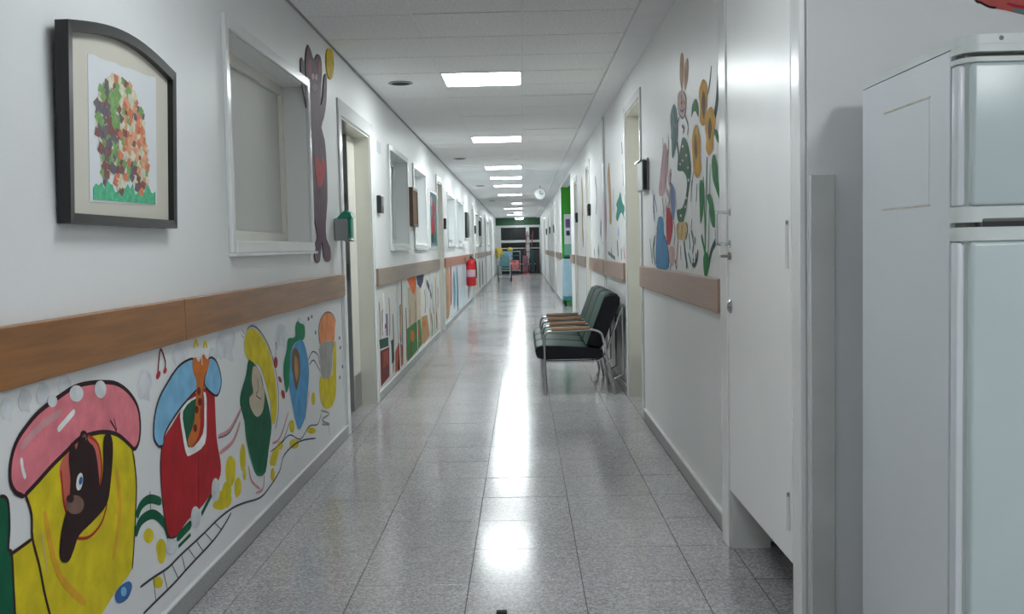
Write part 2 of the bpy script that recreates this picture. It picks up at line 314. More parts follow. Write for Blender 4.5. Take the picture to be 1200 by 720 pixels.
PAINT = {
'train': [
('paint_smear',None,'smear',1,0,[(2.156,0.894),(2.182,0.887),(2.195,0.867),(2.182,0.853),(2.183,0.837),(2.16,0.846),(2.146,0.846),(2.137,0.869),(2.147,0.882)]),
('paint_smear',None,'smear',1,0,[(2.237,0.901),(2.265,0.895),(2.279,0.873),(2.264,0.859),(2.266,0.842),(2.241,0.852),(2.226,0.852),(2.216,0.875),(2.226,0.889)]),
('paint_smear',None,'smear',1,0,[(2.323,0.904),(2.353,0.897),(2.368,0.875),(2.353,0.861),(2.354,0.843),(2.328,0.853),(2.311,0.853),(2.3,0.877),(2.312,0.892)]),
('paint_smear',None,'smear',1,0,[(2.433,0.907),(2.466,0.9),(2.482,0.877),(2.465,0.861),(2.467,0.843),(2.438,0.854),(2.42,0.854),(2.408,0.879),(2.42,0.894)]),
('paint_smear',None,'smear',1,0,[(3.746,0.931),(3.863,0.915),(3.925,0.857),(3.864,0.818),(3.872,0.773),(3.767,0.799),(3.703,0.8),(3.661,0.861),(3.703,0.899)]),
('paint_smear',None,'smear',1,0,[(2.942,0.856),(2.996,0.845),(3.023,0.808),(2.995,0.783),(2.997,0.754),(2.95,0.771),(2.92,0.771),(2.901,0.811),(2.922,0.836)]),
('paint_smear',None,'smear',1,0,[(4.624,0.862),(4.727,0.848),(4.781,0.803),(4.728,0.773),(4.735,0.738),(4.643,0.758),(4.586,0.759),(4.548,0.807),(4.586,0.837)]),
('paint_smear',None,'smear',1,0,[(5.022,0.861),(5.126,0.848),(5.18,0.806),(5.127,0.778),(5.134,0.746),(5.041,0.765),(4.984,0.765),(4.945,0.81),(4.984,0.838)]),
('paint_smear',None,'smear',1,0,[(3.255,0.908),(3.328,0.896),(3.367,0.864),(3.33,0.843),(3.336,0.818),(3.27,0.834),(3.23,0.835),(3.202,0.87),(3.228,0.891)]),
('paint_smear',None,'smear',1,0,[(4.158,0.899),(4.242,0.886),(4.284,0.841),(4.24,0.809),(4.245,0.773),(4.172,0.793),(4.125,0.792),(4.095,0.841),(4.127,0.873)]),
('paint_smear',None,'smear',1,0,[(3.605,0.854),(3.659,0.845),(3.686,0.815),(3.658,0.795),(3.661,0.772),(3.614,0.785),(3.584,0.785),(3.565,0.817),(3.585,0.838)]),
('yellow_train_car',None,'yellow',2,0,[(2.224,0.657),(2.283,0.675),(2.353,0.696),(2.436,0.716),(2.526,0.734),(2.673,0.721),(2.843,0.638),(2.862,0.54),(2.847,0.452),(2.823,0.356),(2.803,0.292),(2.691,0.27),(2.597,0.242),(2.531,0.225),(2.392,0.219),(2.163,0.291),(2.151,0.391),(2.151,0.469),(2.15,0.532),(2.159,0.545),(2.245,0.55),(2.246,0.607)]),
('green_engine',None,'green',3,0,[(2.035,0.703),(2.115,0.683),(2.136,0.676),(2.148,0.657),(2.147,0.603),(2.138,0.559),(2.151,0.544),(2.151,0.469),(2.151,0.391),(2.163,0.291),(2.0,0.361)]),
('outline','green_engine','dark',4,0.008,[(2.115,0.683),(2.136,0.676),(2.148,0.657),(2.147,0.603),(2.138,0.559),(2.151,0.544),(2.151,0.469),(2.151,0.391)]),
('outline','yellow_train_car','dark',4,0.009,[(2.224,0.657),(2.246,0.607),(2.245,0.55),(2.27,0.477),(2.288,0.405),(2.314,0.328)]),
('outline','yellow_train_car','dark',4,0.009,[(2.245,0.55),(2.159,0.545),(2.141,0.547)]),
('outline','yellow_train_car','dark',4,0.007,[(2.843,0.638),(2.862,0.54),(2.847,0.452),(2.823,0.356),(2.803,0.292)]),
('pink_roof',None,'pink',3,0,[(2.216,0.657),(2.18,0.676),(2.161,0.708),(2.17,0.753),(2.199,0.789),(2.249,0.816),(2.299,0.835),(2.351,0.847),(2.415,0.858),(2.491,0.869),(2.571,0.868),(2.666,0.858),(2.755,0.841),(2.837,0.804),(2.895,0.754),(2.91,0.7),(2.896,0.651),(2.86,0.633),(2.82,0.656),(2.751,0.695),(2.673,0.719),(2.587,0.731),(2.506,0.733),(2.436,0.716),(2.353,0.696),(2.283,0.675)]),
('outline','pink_roof','dark',4,0.012,[(2.216,0.657),(2.18,0.676),(2.161,0.708),(2.17,0.753),(2.199,0.789),(2.249,0.816),(2.299,0.835),(2.351,0.847),(2.415,0.858),(2.491,0.869),(2.571,0.868),(2.666,0.858),(2.755,0.841),(2.837,0.804),(2.895,0.754),(2.91,0.7),(2.896,0.651),(2.86,0.633),(2.82,0.656),(2.751,0.695),(2.673,0.719),(2.587,0.731),(2.506,0.733),(2.436,0.716),(2.353,0.696),(2.283,0.675),(2.216,0.657)]),
('highlight','pink_roof','white',4,0.016,[(2.393,0.776),(2.435,0.79),(2.49,0.809)]),
('highlight','pink_roof','white',4,0.012,[(2.213,0.747),(2.217,0.719),(2.227,0.696)]),
('snow_lump','pink_roof','smear',5,0,[(2.397,0.848),(2.394,0.842),(2.387,0.838),(2.377,0.837),(2.366,0.838),(2.357,0.843),(2.351,0.849),(2.349,0.856),(2.352,0.862),(2.359,0.866),(2.369,0.867),(2.38,0.866),(2.389,0.861),(2.396,0.855)]),
('snow_lump','pink_roof','smear',5,0,[(2.542,0.845),(2.537,0.837),(2.525,0.831),(2.509,0.829),(2.492,0.832),(2.477,0.838),(2.467,0.847),(2.465,0.857),(2.469,0.865),(2.481,0.871),(2.496,0.873),(2.514,0.87),(2.529,0.864),(2.539,0.855)]),
('snow_lump','pink_roof','smear',5,0,[(2.683,0.835),(2.678,0.825),(2.667,0.819),(2.652,0.816),(2.636,0.819),(2.622,0.826),(2.613,0.835),(2.61,0.846),(2.615,0.856),(2.626,0.863),(2.641,0.865),(2.657,0.863),(2.671,0.856),(2.681,0.846)]),
('car_window','yellow_train_car','rose',3,0,[(2.396,0.686),(2.455,0.717),(2.546,0.734),(2.615,0.693),(2.63,0.633),(2.589,0.559),(2.505,0.545),(2.42,0.559),(2.4,0.634)]),
('window_edge','yellow_train_car','redline',4,0.008,[(2.401,0.676),(2.405,0.598),(2.42,0.559)]),
('window_edge','yellow_train_car','redline',4,0.008,[(2.556,0.732),(2.615,0.697),(2.632,0.633),(2.613,0.581)]),
('window_edge','yellow_train_car','redline',4,0.008,[(2.655,0.523),(2.613,0.482),(2.537,0.467),(2.463,0.485)]),
('painted_bear',None,'bear',6,0,[(2.457,0.73),(2.475,0.726),(2.487,0.71),(2.517,0.749),(2.547,0.743),(2.556,0.718),(2.593,0.688),(2.608,0.629),(2.613,0.581),(2.639,0.622),(2.648,0.696),(2.667,0.714),(2.698,0.705),(2.707,0.664),(2.684,0.583),(2.651,0.524),(2.562,0.502),(2.479,0.489),(2.447,0.463),(2.416,0.442),(2.38,0.451),(2.369,0.479),(2.385,0.526),(2.41,0.562),(2.431,0.582),(2.447,0.64),(2.443,0.693)]),
('snout','painted_bear','taupe',7,0,[(2.512,0.559),(2.506,0.55),(2.491,0.545),(2.471,0.546),(2.449,0.552),(2.431,0.561),(2.418,0.573),(2.415,0.585),(2.421,0.594),(2.435,0.599),(2.454,0.598),(2.476,0.593),(2.496,0.583),(2.509,0.571)]),
('nose','painted_bear','dark',8,0,[(2.457,0.59),(2.455,0.586),(2.449,0.583),(2.441,0.583),(2.433,0.585),(2.426,0.589),(2.421,0.594),(2.42,0.599),(2.422,0.603),(2.428,0.605),(2.435,0.605),(2.444,0.603),(2.451,0.599),(2.456,0.594)]),
('eye','painted_bear','white',7,0,[(2.511,0.619),(2.505,0.61),(2.497,0.604),(2.488,0.603),(2.481,0.605),(2.476,0.611),(2.474,0.62),(2.477,0.629),(2.482,0.638),(2.49,0.643),(2.499,0.645),(2.507,0.643),(2.512,0.637),(2.513,0.628)]),
('pupil','painted_bear','blue',8,0,[(2.509,0.622),(2.506,0.618),(2.502,0.616),(2.498,0.615),(2.493,0.616),(2.49,0.619),(2.489,0.624),(2.49,0.628),(2.493,0.632),(2.497,0.634),(2.502,0.635),(2.506,0.634),(2.509,0.631),(2.51,0.627)]),
('blue_scrap',None,'blue',3,0,[(2.678,0.26),(2.715,0.272),(2.775,0.266),(2.797,0.243),(2.762,0.22),(2.698,0.229)]),
('blue_scrap',None,'sky',4,0,[(2.755,0.243),(2.752,0.237),(2.746,0.235),(2.739,0.235),(2.73,0.238),(2.723,0.243),(2.719,0.249),(2.718,0.256),(2.72,0.261),(2.726,0.264),(2.733,0.264),(2.742,0.261),(2.749,0.256),(2.754,0.249)]),
('mouth','painted_bear','dark',8,0.006,[(2.429,0.557),(2.456,0.542),(2.504,0.54)]),
('ear_line','painted_bear','taupe',7,0.006,[(2.522,0.734),(2.538,0.736),(2.544,0.721)]),
('brush_mark','yellow_train_car','gold',3,0.02,[(2.308,0.598),(2.36,0.43),(2.498,0.302)]),
('brush_mark','yellow_train_car','gold',3,0.02,[(2.728,0.601),(2.738,0.481),(2.678,0.362)]),
('brush_mark','yellow_train_car','straw',3,0.012,[(2.287,0.555),(2.309,0.448)]),
('outline','pink_roof','dark',4,0.006,[(2.698,0.748),(2.73,0.718),(2.739,0.697)]),
('outline','pink_roof','dark',4,0.006,[(2.726,0.748),(2.741,0.711)]),
('roof_blush','pink_roof','rosepink',4,0.02,[(2.212,0.767),(2.296,0.799),(2.42,0.819)]),
('painted_grass',None,'yellow',1,0,[(2.979,0.338),(2.974,0.33),(2.962,0.325),(2.946,0.326),(2.929,0.331),(2.914,0.34),(2.904,0.35),(2.902,0.361),(2.907,0.369),(2.918,0.374),(2.934,0.374),(2.951,0.369),(2.966,0.36),(2.976,0.349)]),
('painted_grass',None,'yellow',1,0,[(3.076,0.269),(3.07,0.258),(3.057,0.252),(3.04,0.252),(3.022,0.257),(3.007,0.268),(2.997,0.281),(2.994,0.295),(2.999,0.306),(3.012,0.312),(3.029,0.313),(3.047,0.307),(3.063,0.297),(3.073,0.283)]),
('painted_grass',None,'yellow',1,0,[(3.847,0.34),(3.837,0.315),(3.817,0.299),(3.79,0.294),(3.762,0.3),(3.738,0.318),(3.724,0.342),(3.721,0.369),(3.73,0.392),(3.75,0.409),(3.777,0.415),(3.805,0.409),(3.829,0.392),(3.844,0.367)]),
('painted_grass',None,'yellow',1,0,[(3.785,0.245),(3.773,0.232),(3.746,0.226),(3.708,0.23),(3.668,0.24),(3.633,0.256),(3.61,0.275),(3.604,0.291),(3.614,0.304),(3.64,0.31),(3.676,0.307),(3.717,0.297),(3.753,0.281),(3.777,0.262)]),
('painted_grass',None,'yellow',1,0,[(3.918,0.26),(3.912,0.245),(3.899,0.236),(3.881,0.233),(3.862,0.238),(3.847,0.249),(3.837,0.264),(3.835,0.281),(3.841,0.295),(3.854,0.305),(3.872,0.308),(3.89,0.304),(3.906,0.293),(3.916,0.277)]),
('painted_grass',None,'yellow',1,0,[(3.716,0.239),(3.706,0.233),(3.682,0.233),(3.649,0.238),(3.613,0.248),(3.582,0.26),(3.561,0.272),(3.555,0.281),(3.563,0.287),(3.586,0.287),(3.618,0.283),(3.654,0.273),(3.686,0.261),(3.708,0.249)]),
('painted_rail',None,'green',2,0.028,[(2.853,0.431),(2.892,0.457),(2.965,0.457),(3.052,0.425)]),
('painted_rail',None,'green',2,0.03,[(2.836,0.381),(2.886,0.412),(2.984,0.404),(3.069,0.351),(3.104,0.296)]),
('painted_rail',None,'dark',3,0.006,[(2.963,0.481),(2.961,0.42)]),
('red_train_car',None,'red',3,0,[(3.088,0.613),(3.059,0.551),(3.057,0.472),(3.072,0.37),(3.104,0.296),(3.173,0.28),(3.28,0.301),(3.443,0.311),(3.627,0.355),(3.664,0.405),(3.628,0.506),(3.623,0.611),(3.615,0.687),(3.529,0.717),(3.395,0.715),(3.266,0.682),(3.175,0.647)]),
('outline','red_train_car','dark',4,0.006,[(3.088,0.613),(3.059,0.551),(3.057,0.472),(3.072,0.37),(3.104,0.296),(3.173,0.28)]),
('outline','red_train_car','darkred',4,0.006,[(3.417,0.504),(3.408,0.408),(3.396,0.312)]),
('blue_roof',None,'sky',4,0,[(3.046,0.602),(3.012,0.638),(3.023,0.694),(3.063,0.745),(3.135,0.784),(3.255,0.829),(3.378,0.84),(3.425,0.824),(3.452,0.783),(3.446,0.734),(3.363,0.714),(3.268,0.692),(3.162,0.659),(3.103,0.63),(3.086,0.599)]),
('outline','blue_roof','dark',5,0.008,[(3.046,0.602),(3.012,0.638),(3.023,0.694),(3.063,0.745),(3.135,0.784),(3.255,0.829),(3.378,0.84),(3.425,0.824),(3.452,0.783),(3.446,0.734),(3.363,0.714),(3.268,0.692),(3.162,0.659),(3.103,0.63),(3.086,0.599),(3.046,0.602)]),
('blue_roof',None,'sky',4,0,[(3.516,0.752),(3.57,0.818),(3.648,0.804),(3.698,0.751),(3.703,0.704),(3.649,0.671),(3.562,0.701),(3.514,0.73)]),
('outline','blue_roof','dark',5,0.008,[(3.516,0.752),(3.57,0.818),(3.648,0.804),(3.698,0.751),(3.703,0.704),(3.649,0.671),(3.562,0.701),(3.514,0.73),(3.516,0.752)]),
('car_window','red_train_car','white',4,0,[(3.261,0.688),(3.265,0.599),(3.293,0.528),(3.338,0.513),(3.49,0.522),(3.52,0.617),(3.52,0.701),(3.426,0.705)]),
('window_back','red_train_car','green',5,0,[(3.28,0.675),(3.409,0.696),(3.436,0.654),(3.413,0.603),(3.325,0.54),(3.292,0.594)]),
('window_back','red_train_car','red',5,0,[(3.433,0.709),(3.493,0.705),(3.496,0.644),(3.468,0.56),(3.341,0.537),(3.413,0.603)]),
('painted_giraffe',None,'orange',6,0,[(3.394,0.833),(3.427,0.84),(3.457,0.82),(3.511,0.842),(3.543,0.822),(3.577,0.812),(3.547,0.776),(3.516,0.752),(3.493,0.7),(3.458,0.639),(3.425,0.568),(3.341,0.54),(3.313,0.569),(3.383,0.62),(3.408,0.691),(3.426,0.754),(3.395,0.795)]),
('face','painted_giraffe','white',7,0.012,[(3.489,0.835),(3.492,0.805)]),
('spot','painted_giraffe','darkred',7,0,[(3.464,0.715),(3.461,0.709),(3.455,0.705),(3.447,0.704),(3.438,0.705),(3.431,0.709),(3.426,0.715),(3.425,0.721),(3.428,0.727),(3.434,0.731),(3.442,0.732),(3.45,0.731),(3.458,0.727),(3.463,0.722)]),
('spot','painted_giraffe','darkred',7,0,[(3.433,0.654),(3.43,0.649),(3.424,0.645),(3.416,0.643),(3.408,0.645),(3.4,0.649),(3.396,0.655),(3.394,0.661),(3.397,0.666),(3.403,0.67),(3.411,0.672),(3.42,0.67),(3.427,0.666),(3.432,0.661)]),
('spot','painted_giraffe','darkred',7,0,[(3.409,0.593),(3.406,0.588),(3.4,0.584),(3.392,0.583),(3.384,0.584),(3.377,0.588),(3.372,0.594),(3.371,0.6),(3.373,0.606),(3.379,0.61),(3.387,0.611),(3.396,0.609),(3.403,0.605),(3.408,0.6)]),
('spot','painted_giraffe','darkred',7,0,[(3.469,0.676),(3.466,0.67),(3.46,0.666),(3.452,0.665),(3.443,0.666),(3.436,0.67),(3.431,0.676),(3.43,0.682),(3.433,0.688),(3.439,0.692),(3.447,0.693),(3.455,0.692),(3.463,0.688),(3.468,0.682)]),
('mane','painted_giraffe','dark',7,0.005,[(3.537,0.777),(3.505,0.743),(3.478,0.691),(3.442,0.62)]),
('painted_spark',None,'yellow',2,0.014,[(3.415,0.874),(3.441,0.898),(3.464,0.874)]),
('painted_spark',None,'yellow',2,0.014,[(3.52,0.863),(3.543,0.883),(3.561,0.859)]),
('painted_note',None,'darkred',2,0.009,[(3.07,0.827),(3.101,0.902),(3.139,0.858),(3.13,0.829)]),
('note_head','painted_note','redpink',3,0,[(3.088,0.82),(3.081,0.816),(3.073,0.812),(3.065,0.812),(3.059,0.813),(3.055,0.817),(3.055,0.822),(3.058,0.827),(3.064,0.832),(3.072,0.835),(3.08,0.836),(3.087,0.835),(3.091,0.831),(3.091,0.826)]),
('note_head','painted_note','redpink',3,0,[(3.145,0.827),(3.141,0.823),(3.134,0.821),(3.128,0.821),(3.122,0.822),(3.118,0.825),(3.118,0.829),(3.12,0.833),(3.124,0.836),(3.131,0.838),(3.138,0.839),(3.143,0.838),(3.147,0.835),(3.148,0.831)]),
('painted_bar',None,'green',3,0.03,[(3.172,0.272),(3.24,0.276),(3.315,0.281)]),
('painted_bar',None,'green',3,0.022,[(3.183,0.241),(3.304,0.246)]),
('painted_bar',None,'green',3,0.034,[(3.423,0.283),(3.542,0.324)]),
('painted_wheel',None,'smear',5,0,[(3.405,0.277),(3.398,0.262),(3.383,0.252),(3.363,0.251),(3.343,0.257),(3.325,0.269),(3.314,0.286),(3.311,0.303),(3.318,0.318),(3.332,0.328),(3.352,0.33),(3.373,0.324),(3.391,0.312),(3.402,0.295)]),
('painted_wheel',None,'smear',5,0,[(3.634,0.319),(3.626,0.301),(3.611,0.29),(3.592,0.286),(3.571,0.292),(3.554,0.305),(3.543,0.323),(3.541,0.342),(3.548,0.359),(3.562,0.371),(3.582,0.374),(3.602,0.369),(3.62,0.357),(3.631,0.339)]),
('painted_wheel',None,'smear',5,0,[(3.177,0.243),(3.17,0.234),(3.154,0.23),(3.131,0.232),(3.107,0.239),(3.086,0.251),(3.073,0.264),(3.069,0.277),(3.075,0.286),(3.091,0.29),(3.113,0.288),(3.137,0.281),(3.158,0.27),(3.173,0.256)]),
('painted_track',None,'ink',2,0.008,[(2.855,0.22),(2.96,0.214),(3.086,0.203),(3.194,0.207),(3.432,0.209),(3.625,0.214),(3.794,0.207),(3.953,0.185),(4.177,0.147),(4.316,0.149),(4.531,0.181),(4.636,0.237),(4.952,0.238),(5.346,0.177)]),
('painted_track',None,'ink',2,0.008,[(2.87,0.134),(2.95,0.135),(3.123,0.136),(3.284,0.144),(3.538,0.153),(3.682,0.173),(3.77,0.194)]),
('painted_track_tie',None,'ink',2,0.006,[(2.96,0.214),(2.972,0.137)]),
('painted_track_tie',None,'ink',2,0.006,[(3.043,0.207),(3.07,0.139)]),
('painted_track_tie',None,'ink',2,0.006,[(3.117,0.207),(3.17,0.14)]),
('painted_track_tie',None,'ink',2,0.006,[(3.21,0.207),(3.241,0.141)]),
('painted_track_tie',None,'ink',2,0.006,[(3.275,0.207),(3.346,0.147)]),
('painted_track_tie',None,'ink',2,0.006,[(3.36,0.206),(3.425,0.151)]),
('painted_track_tie',None,'ink',2,0.006,[(3.451,0.209),(3.53,0.155)]),
('painted_track_tie',None,'ink',2,0.006,[(3.565,0.213),(3.639,0.166)]),
('painted_grass',None,'yellow',1,0,[(3.069,0.252),(3.064,0.241),(3.053,0.234),(3.039,0.232),(3.024,0.237),(3.012,0.247),(3.004,0.26),(3.002,0.273),(3.007,0.284),(3.017,0.291),(3.031,0.293),(3.046,0.288),(3.059,0.279),(3.067,0.266)]),
('painted_grass',None,'yellow',1,0,[(3.036,0.172),(3.031,0.166),(3.02,0.163),(3.004,0.165),(2.987,0.171),(2.973,0.18),(2.963,0.189),(2.96,0.198),(2.965,0.205),(2.976,0.208),(2.991,0.206),(3.008,0.2),(3.023,0.192),(3.033,0.182)]),
('painted_grass',None,'yellow',1,0,[(3.838,0.338),(3.817,0.321),(3.792,0.31),(3.766,0.307),(3.746,0.313),(3.735,0.327),(3.735,0.345),(3.746,0.365),(3.766,0.382),(3.791,0.394),(3.817,0.397),(3.838,0.391),(3.849,0.378),(3.849,0.359)]),
('painted_grass',None,'yellow',1,0,[(3.786,0.275),(3.777,0.26),(3.759,0.251),(3.735,0.25),(3.709,0.256),(3.687,0.269),(3.673,0.286),(3.67,0.304),(3.678,0.318),(3.695,0.327),(3.719,0.329),(3.745,0.323),(3.767,0.31),(3.782,0.293)]),
('painted_grass',None,'yellow',1,0,[(3.888,0.262),(3.883,0.246),(3.872,0.235),(3.859,0.231),(3.845,0.234),(3.833,0.245),(3.827,0.26),(3.826,0.278),(3.831,0.294),(3.842,0.305),(3.855,0.309),(3.869,0.306),(3.88,0.296),(3.887,0.28)]),
('painted_grass',None,'yellow',1,0,[(3.996,0.36),(3.989,0.337),(3.975,0.321),(3.957,0.315),(3.938,0.319),(3.923,0.333),(3.914,0.354),(3.913,0.378),(3.92,0.4),(3.934,0.415),(3.952,0.422),(3.971,0.418),(3.986,0.405),(3.995,0.384)]),
('painted_grass',None,'yellow',1,0,[(4.506,0.251),(4.472,0.241),(4.433,0.236),(4.399,0.237),(4.376,0.245),(4.367,0.257),(4.375,0.271),(4.397,0.285),(4.431,0.296),(4.469,0.302),(4.504,0.301),(4.529,0.293),(4.539,0.281),(4.53,0.266)]),
('painted_grass',None,'yellow',1,0,[(4.943,0.231),(4.932,0.224),(4.903,0.223),(4.863,0.227),(4.819,0.236),(4.782,0.248),(4.757,0.26),(4.749,0.27),(4.759,0.276),(4.786,0.278),(4.825,0.274),(4.869,0.265),(4.908,0.254),(4.934,0.241)]),
('painted_grass',None,'yellow',1,0,[(3.992,0.292),(3.988,0.282),(3.981,0.275),(3.971,0.273),(3.96,0.275),(3.951,0.282),(3.946,0.292),(3.945,0.303),(3.949,0.312),(3.957,0.319),(3.966,0.322),(3.977,0.319),(3.986,0.313),(3.991,0.303)]),
('painted_grass',None,'yellow',1,0,[(4.445,0.186),(4.44,0.174),(4.429,0.166),(4.414,0.163),(4.398,0.167),(4.385,0.176),(4.377,0.188),(4.376,0.202),(4.381,0.214),(4.392,0.222),(4.407,0.224),(4.422,0.221),(4.435,0.212),(4.444,0.199)]),
('painted_coupling',None,'rosepink',2,0.018,[(3.645,0.517),(3.791,0.515),(3.958,0.572)]),
('painted_coupling',None,'rosepink',2,0.018,[(3.656,0.452),(3.828,0.462),(3.937,0.521)]),
('painted_coupling',None,'ink',3,0.005,[(3.644,0.511),(3.79,0.506),(3.943,0.561)]),
('green_train_car',None,'green',3,0,[(4.092,0.755),(4.042,0.696),(3.963,0.637),(3.944,0.588),(3.996,0.515),(4.008,0.453),(4.059,0.36),(4.135,0.27),(4.222,0.238),(4.294,0.24),(4.355,0.322),(4.418,0.413),(4.382,0.51),(4.32,0.596),(4.261,0.68),(4.176,0.727)]),
('outline','green_train_car','teal',4,0.012,[(4.008,0.453),(4.059,0.36),(4.135,0.27),(4.222,0.238),(4.294,0.24)]),
('yellow_roof',None,'yellow',4,0,[(4.053,0.777),(4.04,0.838),(4.087,0.875),(4.153,0.881),(4.262,0.853),(4.395,0.778),(4.482,0.677),(4.529,0.566),(4.52,0.474),(4.47,0.417),(4.422,0.439),(4.418,0.517),(4.348,0.618),(4.265,0.704),(4.155,0.736)]),
('outline','yellow_roof','ink',5,0.005,[(4.08,0.881),(4.155,0.892),(4.273,0.862),(4.411,0.783),(4.513,0.674),(4.56,0.561),(4.545,0.457),(4.481,0.389)]),
('painted_elephant',None,'beige',4,0,[(4.153,0.718),(4.24,0.695),(4.279,0.64),(4.319,0.584),(4.285,0.513),(4.212,0.495),(4.146,0.512),(4.087,0.558),(4.079,0.596),(4.138,0.611),(4.123,0.661)]),
('trunk','painted_elephant','ink',5,0.005,[(4.212,0.661),(4.219,0.611),(4.18,0.592),(4.258,0.562)]),
('painted_leg',None,'rosepink',2,0.012,[(4.032,0.318),(4.065,0.25),(4.191,0.183)]),
('painted_leg',None,'rosepink',2,0.012,[(4.268,0.227),(4.236,0.172),(4.122,0.182)]),
('painted_drop',None,'redpink',2,0,[(4.573,0.686),(4.568,0.675),(4.556,0.668),(4.541,0.664),(4.525,0.666),(4.511,0.673),(4.502,0.683),(4.5,0.695),(4.505,0.706),(4.517,0.714),(4.532,0.717),(4.548,0.715),(4.562,0.708),(4.571,0.698)]),
('painted_drop',None,'redpink',2,0,[(4.63,0.601),(4.636,0.593),(4.636,0.587),(4.629,0.584),(4.618,0.585),(4.604,0.589),(4.59,0.595),(4.579,0.603),(4.573,0.611),(4.573,0.617),(4.579,0.62),(4.59,0.619),(4.604,0.615),(4.618,0.609)]),
('painted_drop',None,'redpink',2,0,[(4.686,0.521),(4.688,0.511),(4.683,0.504),(4.672,0.501),(4.658,0.502),(4.642,0.508),(4.629,0.518),(4.621,0.528),(4.619,0.538),(4.624,0.545),(4.634,0.548),(4.649,0.546),(4.664,0.541),(4.678,0.531)]),
('painted_note',None,'ink',2,0.005,[(4.539,0.71),(4.55,0.782),(4.576,0.746)]),
('painted_spark',None,'ink',2,0.004,[(4.014,0.887),(4.044,0.867)]),
('painted_spark',None,'ink',2,0.004,[(4.002,0.865),(4.034,0.852)]),
('painted_coupling',None,'rosepink',2,0.012,[(4.422,0.335),(4.564,0.333),(4.747,0.423)]),
('painted_coupling',None,'ink',2,0.005,[(4.377,0.305),(4.616,0.309),(4.769,0.377)]),
('painted_grass',None,'yellow',1,0,[(3.989,0.375),(3.983,0.356),(3.972,0.342),(3.958,0.336),(3.944,0.339),(3.932,0.351),(3.926,0.368),(3.925,0.388),(3.931,0.407),(3.942,0.421),(3.956,0.427),(3.97,0.424),(3.982,0.413),(3.988,0.395)]),
('painted_grass',None,'yellow',1,0,[(4.488,0.255),(4.482,0.239),(4.468,0.228),(4.451,0.225),(4.433,0.229),(4.418,0.239),(4.409,0.255),(4.408,0.272),(4.414,0.288),(4.427,0.299),(4.444,0.303),(4.462,0.299),(4.477,0.288),(4.487,0.273)]),
('painted_grass',None,'yellow',1,0,[(3.83,0.338),(3.808,0.324),(3.783,0.316),(3.76,0.314),(3.745,0.319),(3.74,0.33),(3.745,0.344),(3.76,0.36),(3.782,0.373),(3.807,0.382),(3.83,0.384),(3.846,0.379),(3.852,0.368),(3.846,0.353)]),
('painted_grass',None,'yellow',1,0,[(3.891,0.257),(3.886,0.244),(3.876,0.234),(3.863,0.231),(3.85,0.234),(3.838,0.244),(3.832,0.257),(3.831,0.273),(3.835,0.286),(3.845,0.296),(3.858,0.299),(3.872,0.296),(3.883,0.286),(3.89,0.273)]),
('green_leaf_roof',None,'leafgreen',4,0,[(4.786,0.776),(4.875,0.773),(4.945,0.777),(4.952,0.825),(5.003,0.848),(5.049,0.834),(5.146,0.815),(5.163,0.763),(5.109,0.74),(5.012,0.749),(4.892,0.734),(4.827,0.698),(4.8,0.638),(4.775,0.558),(4.726,0.523),(4.698,0.538),(4.675,0.613),(4.692,0.672),(4.756,0.727)]),
('blue_train_car',None,'blue2',3,0,[(4.915,0.732),(5.012,0.749),(5.108,0.735),(5.176,0.683),(5.225,0.598),(5.218,0.519),(5.161,0.424),(5.095,0.334),(4.965,0.296),(4.9,0.335),(4.844,0.42),(4.79,0.514),(4.775,0.558),(4.8,0.638),(4.841,0.702)]),
('car_window','blue_train_car','brown',4,0,[(4.889,0.713),(4.958,0.711),(5.014,0.667),(5.021,0.589),(4.979,0.535),(4.926,0.504),(4.868,0.577),(4.848,0.654)]),
('window_creature','blue_train_car','tan',5,0,[(4.916,0.678),(4.973,0.65),(4.977,0.584),(4.933,0.547),(4.895,0.605)]),
('orange_roof',None,'peach',4,0,[(5.534,0.681),(5.515,0.743),(5.554,0.801),(5.68,0.834),(5.806,0.838),(5.933,0.81),(6.007,0.766),(5.987,0.728),(5.939,0.648),(5.779,0.676),(5.623,0.679)]),
('outline','orange_roof','ink',5,0.006,[(5.534,0.681),(5.503,0.745),(5.548,0.801),(5.674,0.837),(5.807,0.84),(5.947,0.812),(6.021,0.765)]),
('painted_creature',None,'grey',4,0,[(5.545,0.674),(5.939,0.648),(5.881,0.583),(5.846,0.497),(5.774,0.456),(5.561,0.484),(5.534,0.573)]),
('yellow_end_car',None,'yellow',3,0,[(5.515,0.493),(5.839,0.457),(5.907,0.58),(5.938,0.639),(6.012,0.634),(5.978,0.435),(5.952,0.328),(5.842,0.28),(5.681,0.284),(5.563,0.319),(5.5,0.372)]),
('painted_coupling',None,'ink',2,0.007,[(5.218,0.621),(5.331,0.655),(5.466,0.623),(5.514,0.563)]),
('painted_coupling',None,'ink',2,0.007,[(5.24,0.594),(5.361,0.605),(5.508,0.527)]),
('painted_wheel',None,'grey',2,0.012,[(5.501,0.305),(5.738,0.246),(5.521,0.247),(5.727,0.185),(5.517,0.223)]),
('painted_wheel',None,'grey',2,0.01,[(5.696,0.191),(5.736,0.12)]),
('painted_coupling',None,'rosepink',2,0.01,[(5.219,0.461),(5.156,0.391),(5.093,0.323)]),
('painted_track',None,'ink',2,0.006,[(4.587,0.301),(4.759,0.309),(4.982,0.244),(5.189,0.272),(5.404,0.244),(5.498,0.287)]),
('painted_grass',None,'yellow',1,0,[(5.366,0.393),(5.359,0.378),(5.343,0.369),(5.322,0.365),(5.301,0.369),(5.283,0.378),(5.272,0.392),(5.269,0.408),(5.276,0.422),(5.291,0.431),(5.312,0.435),(5.333,0.432),(5.352,0.422),(5.363,0.408)]),
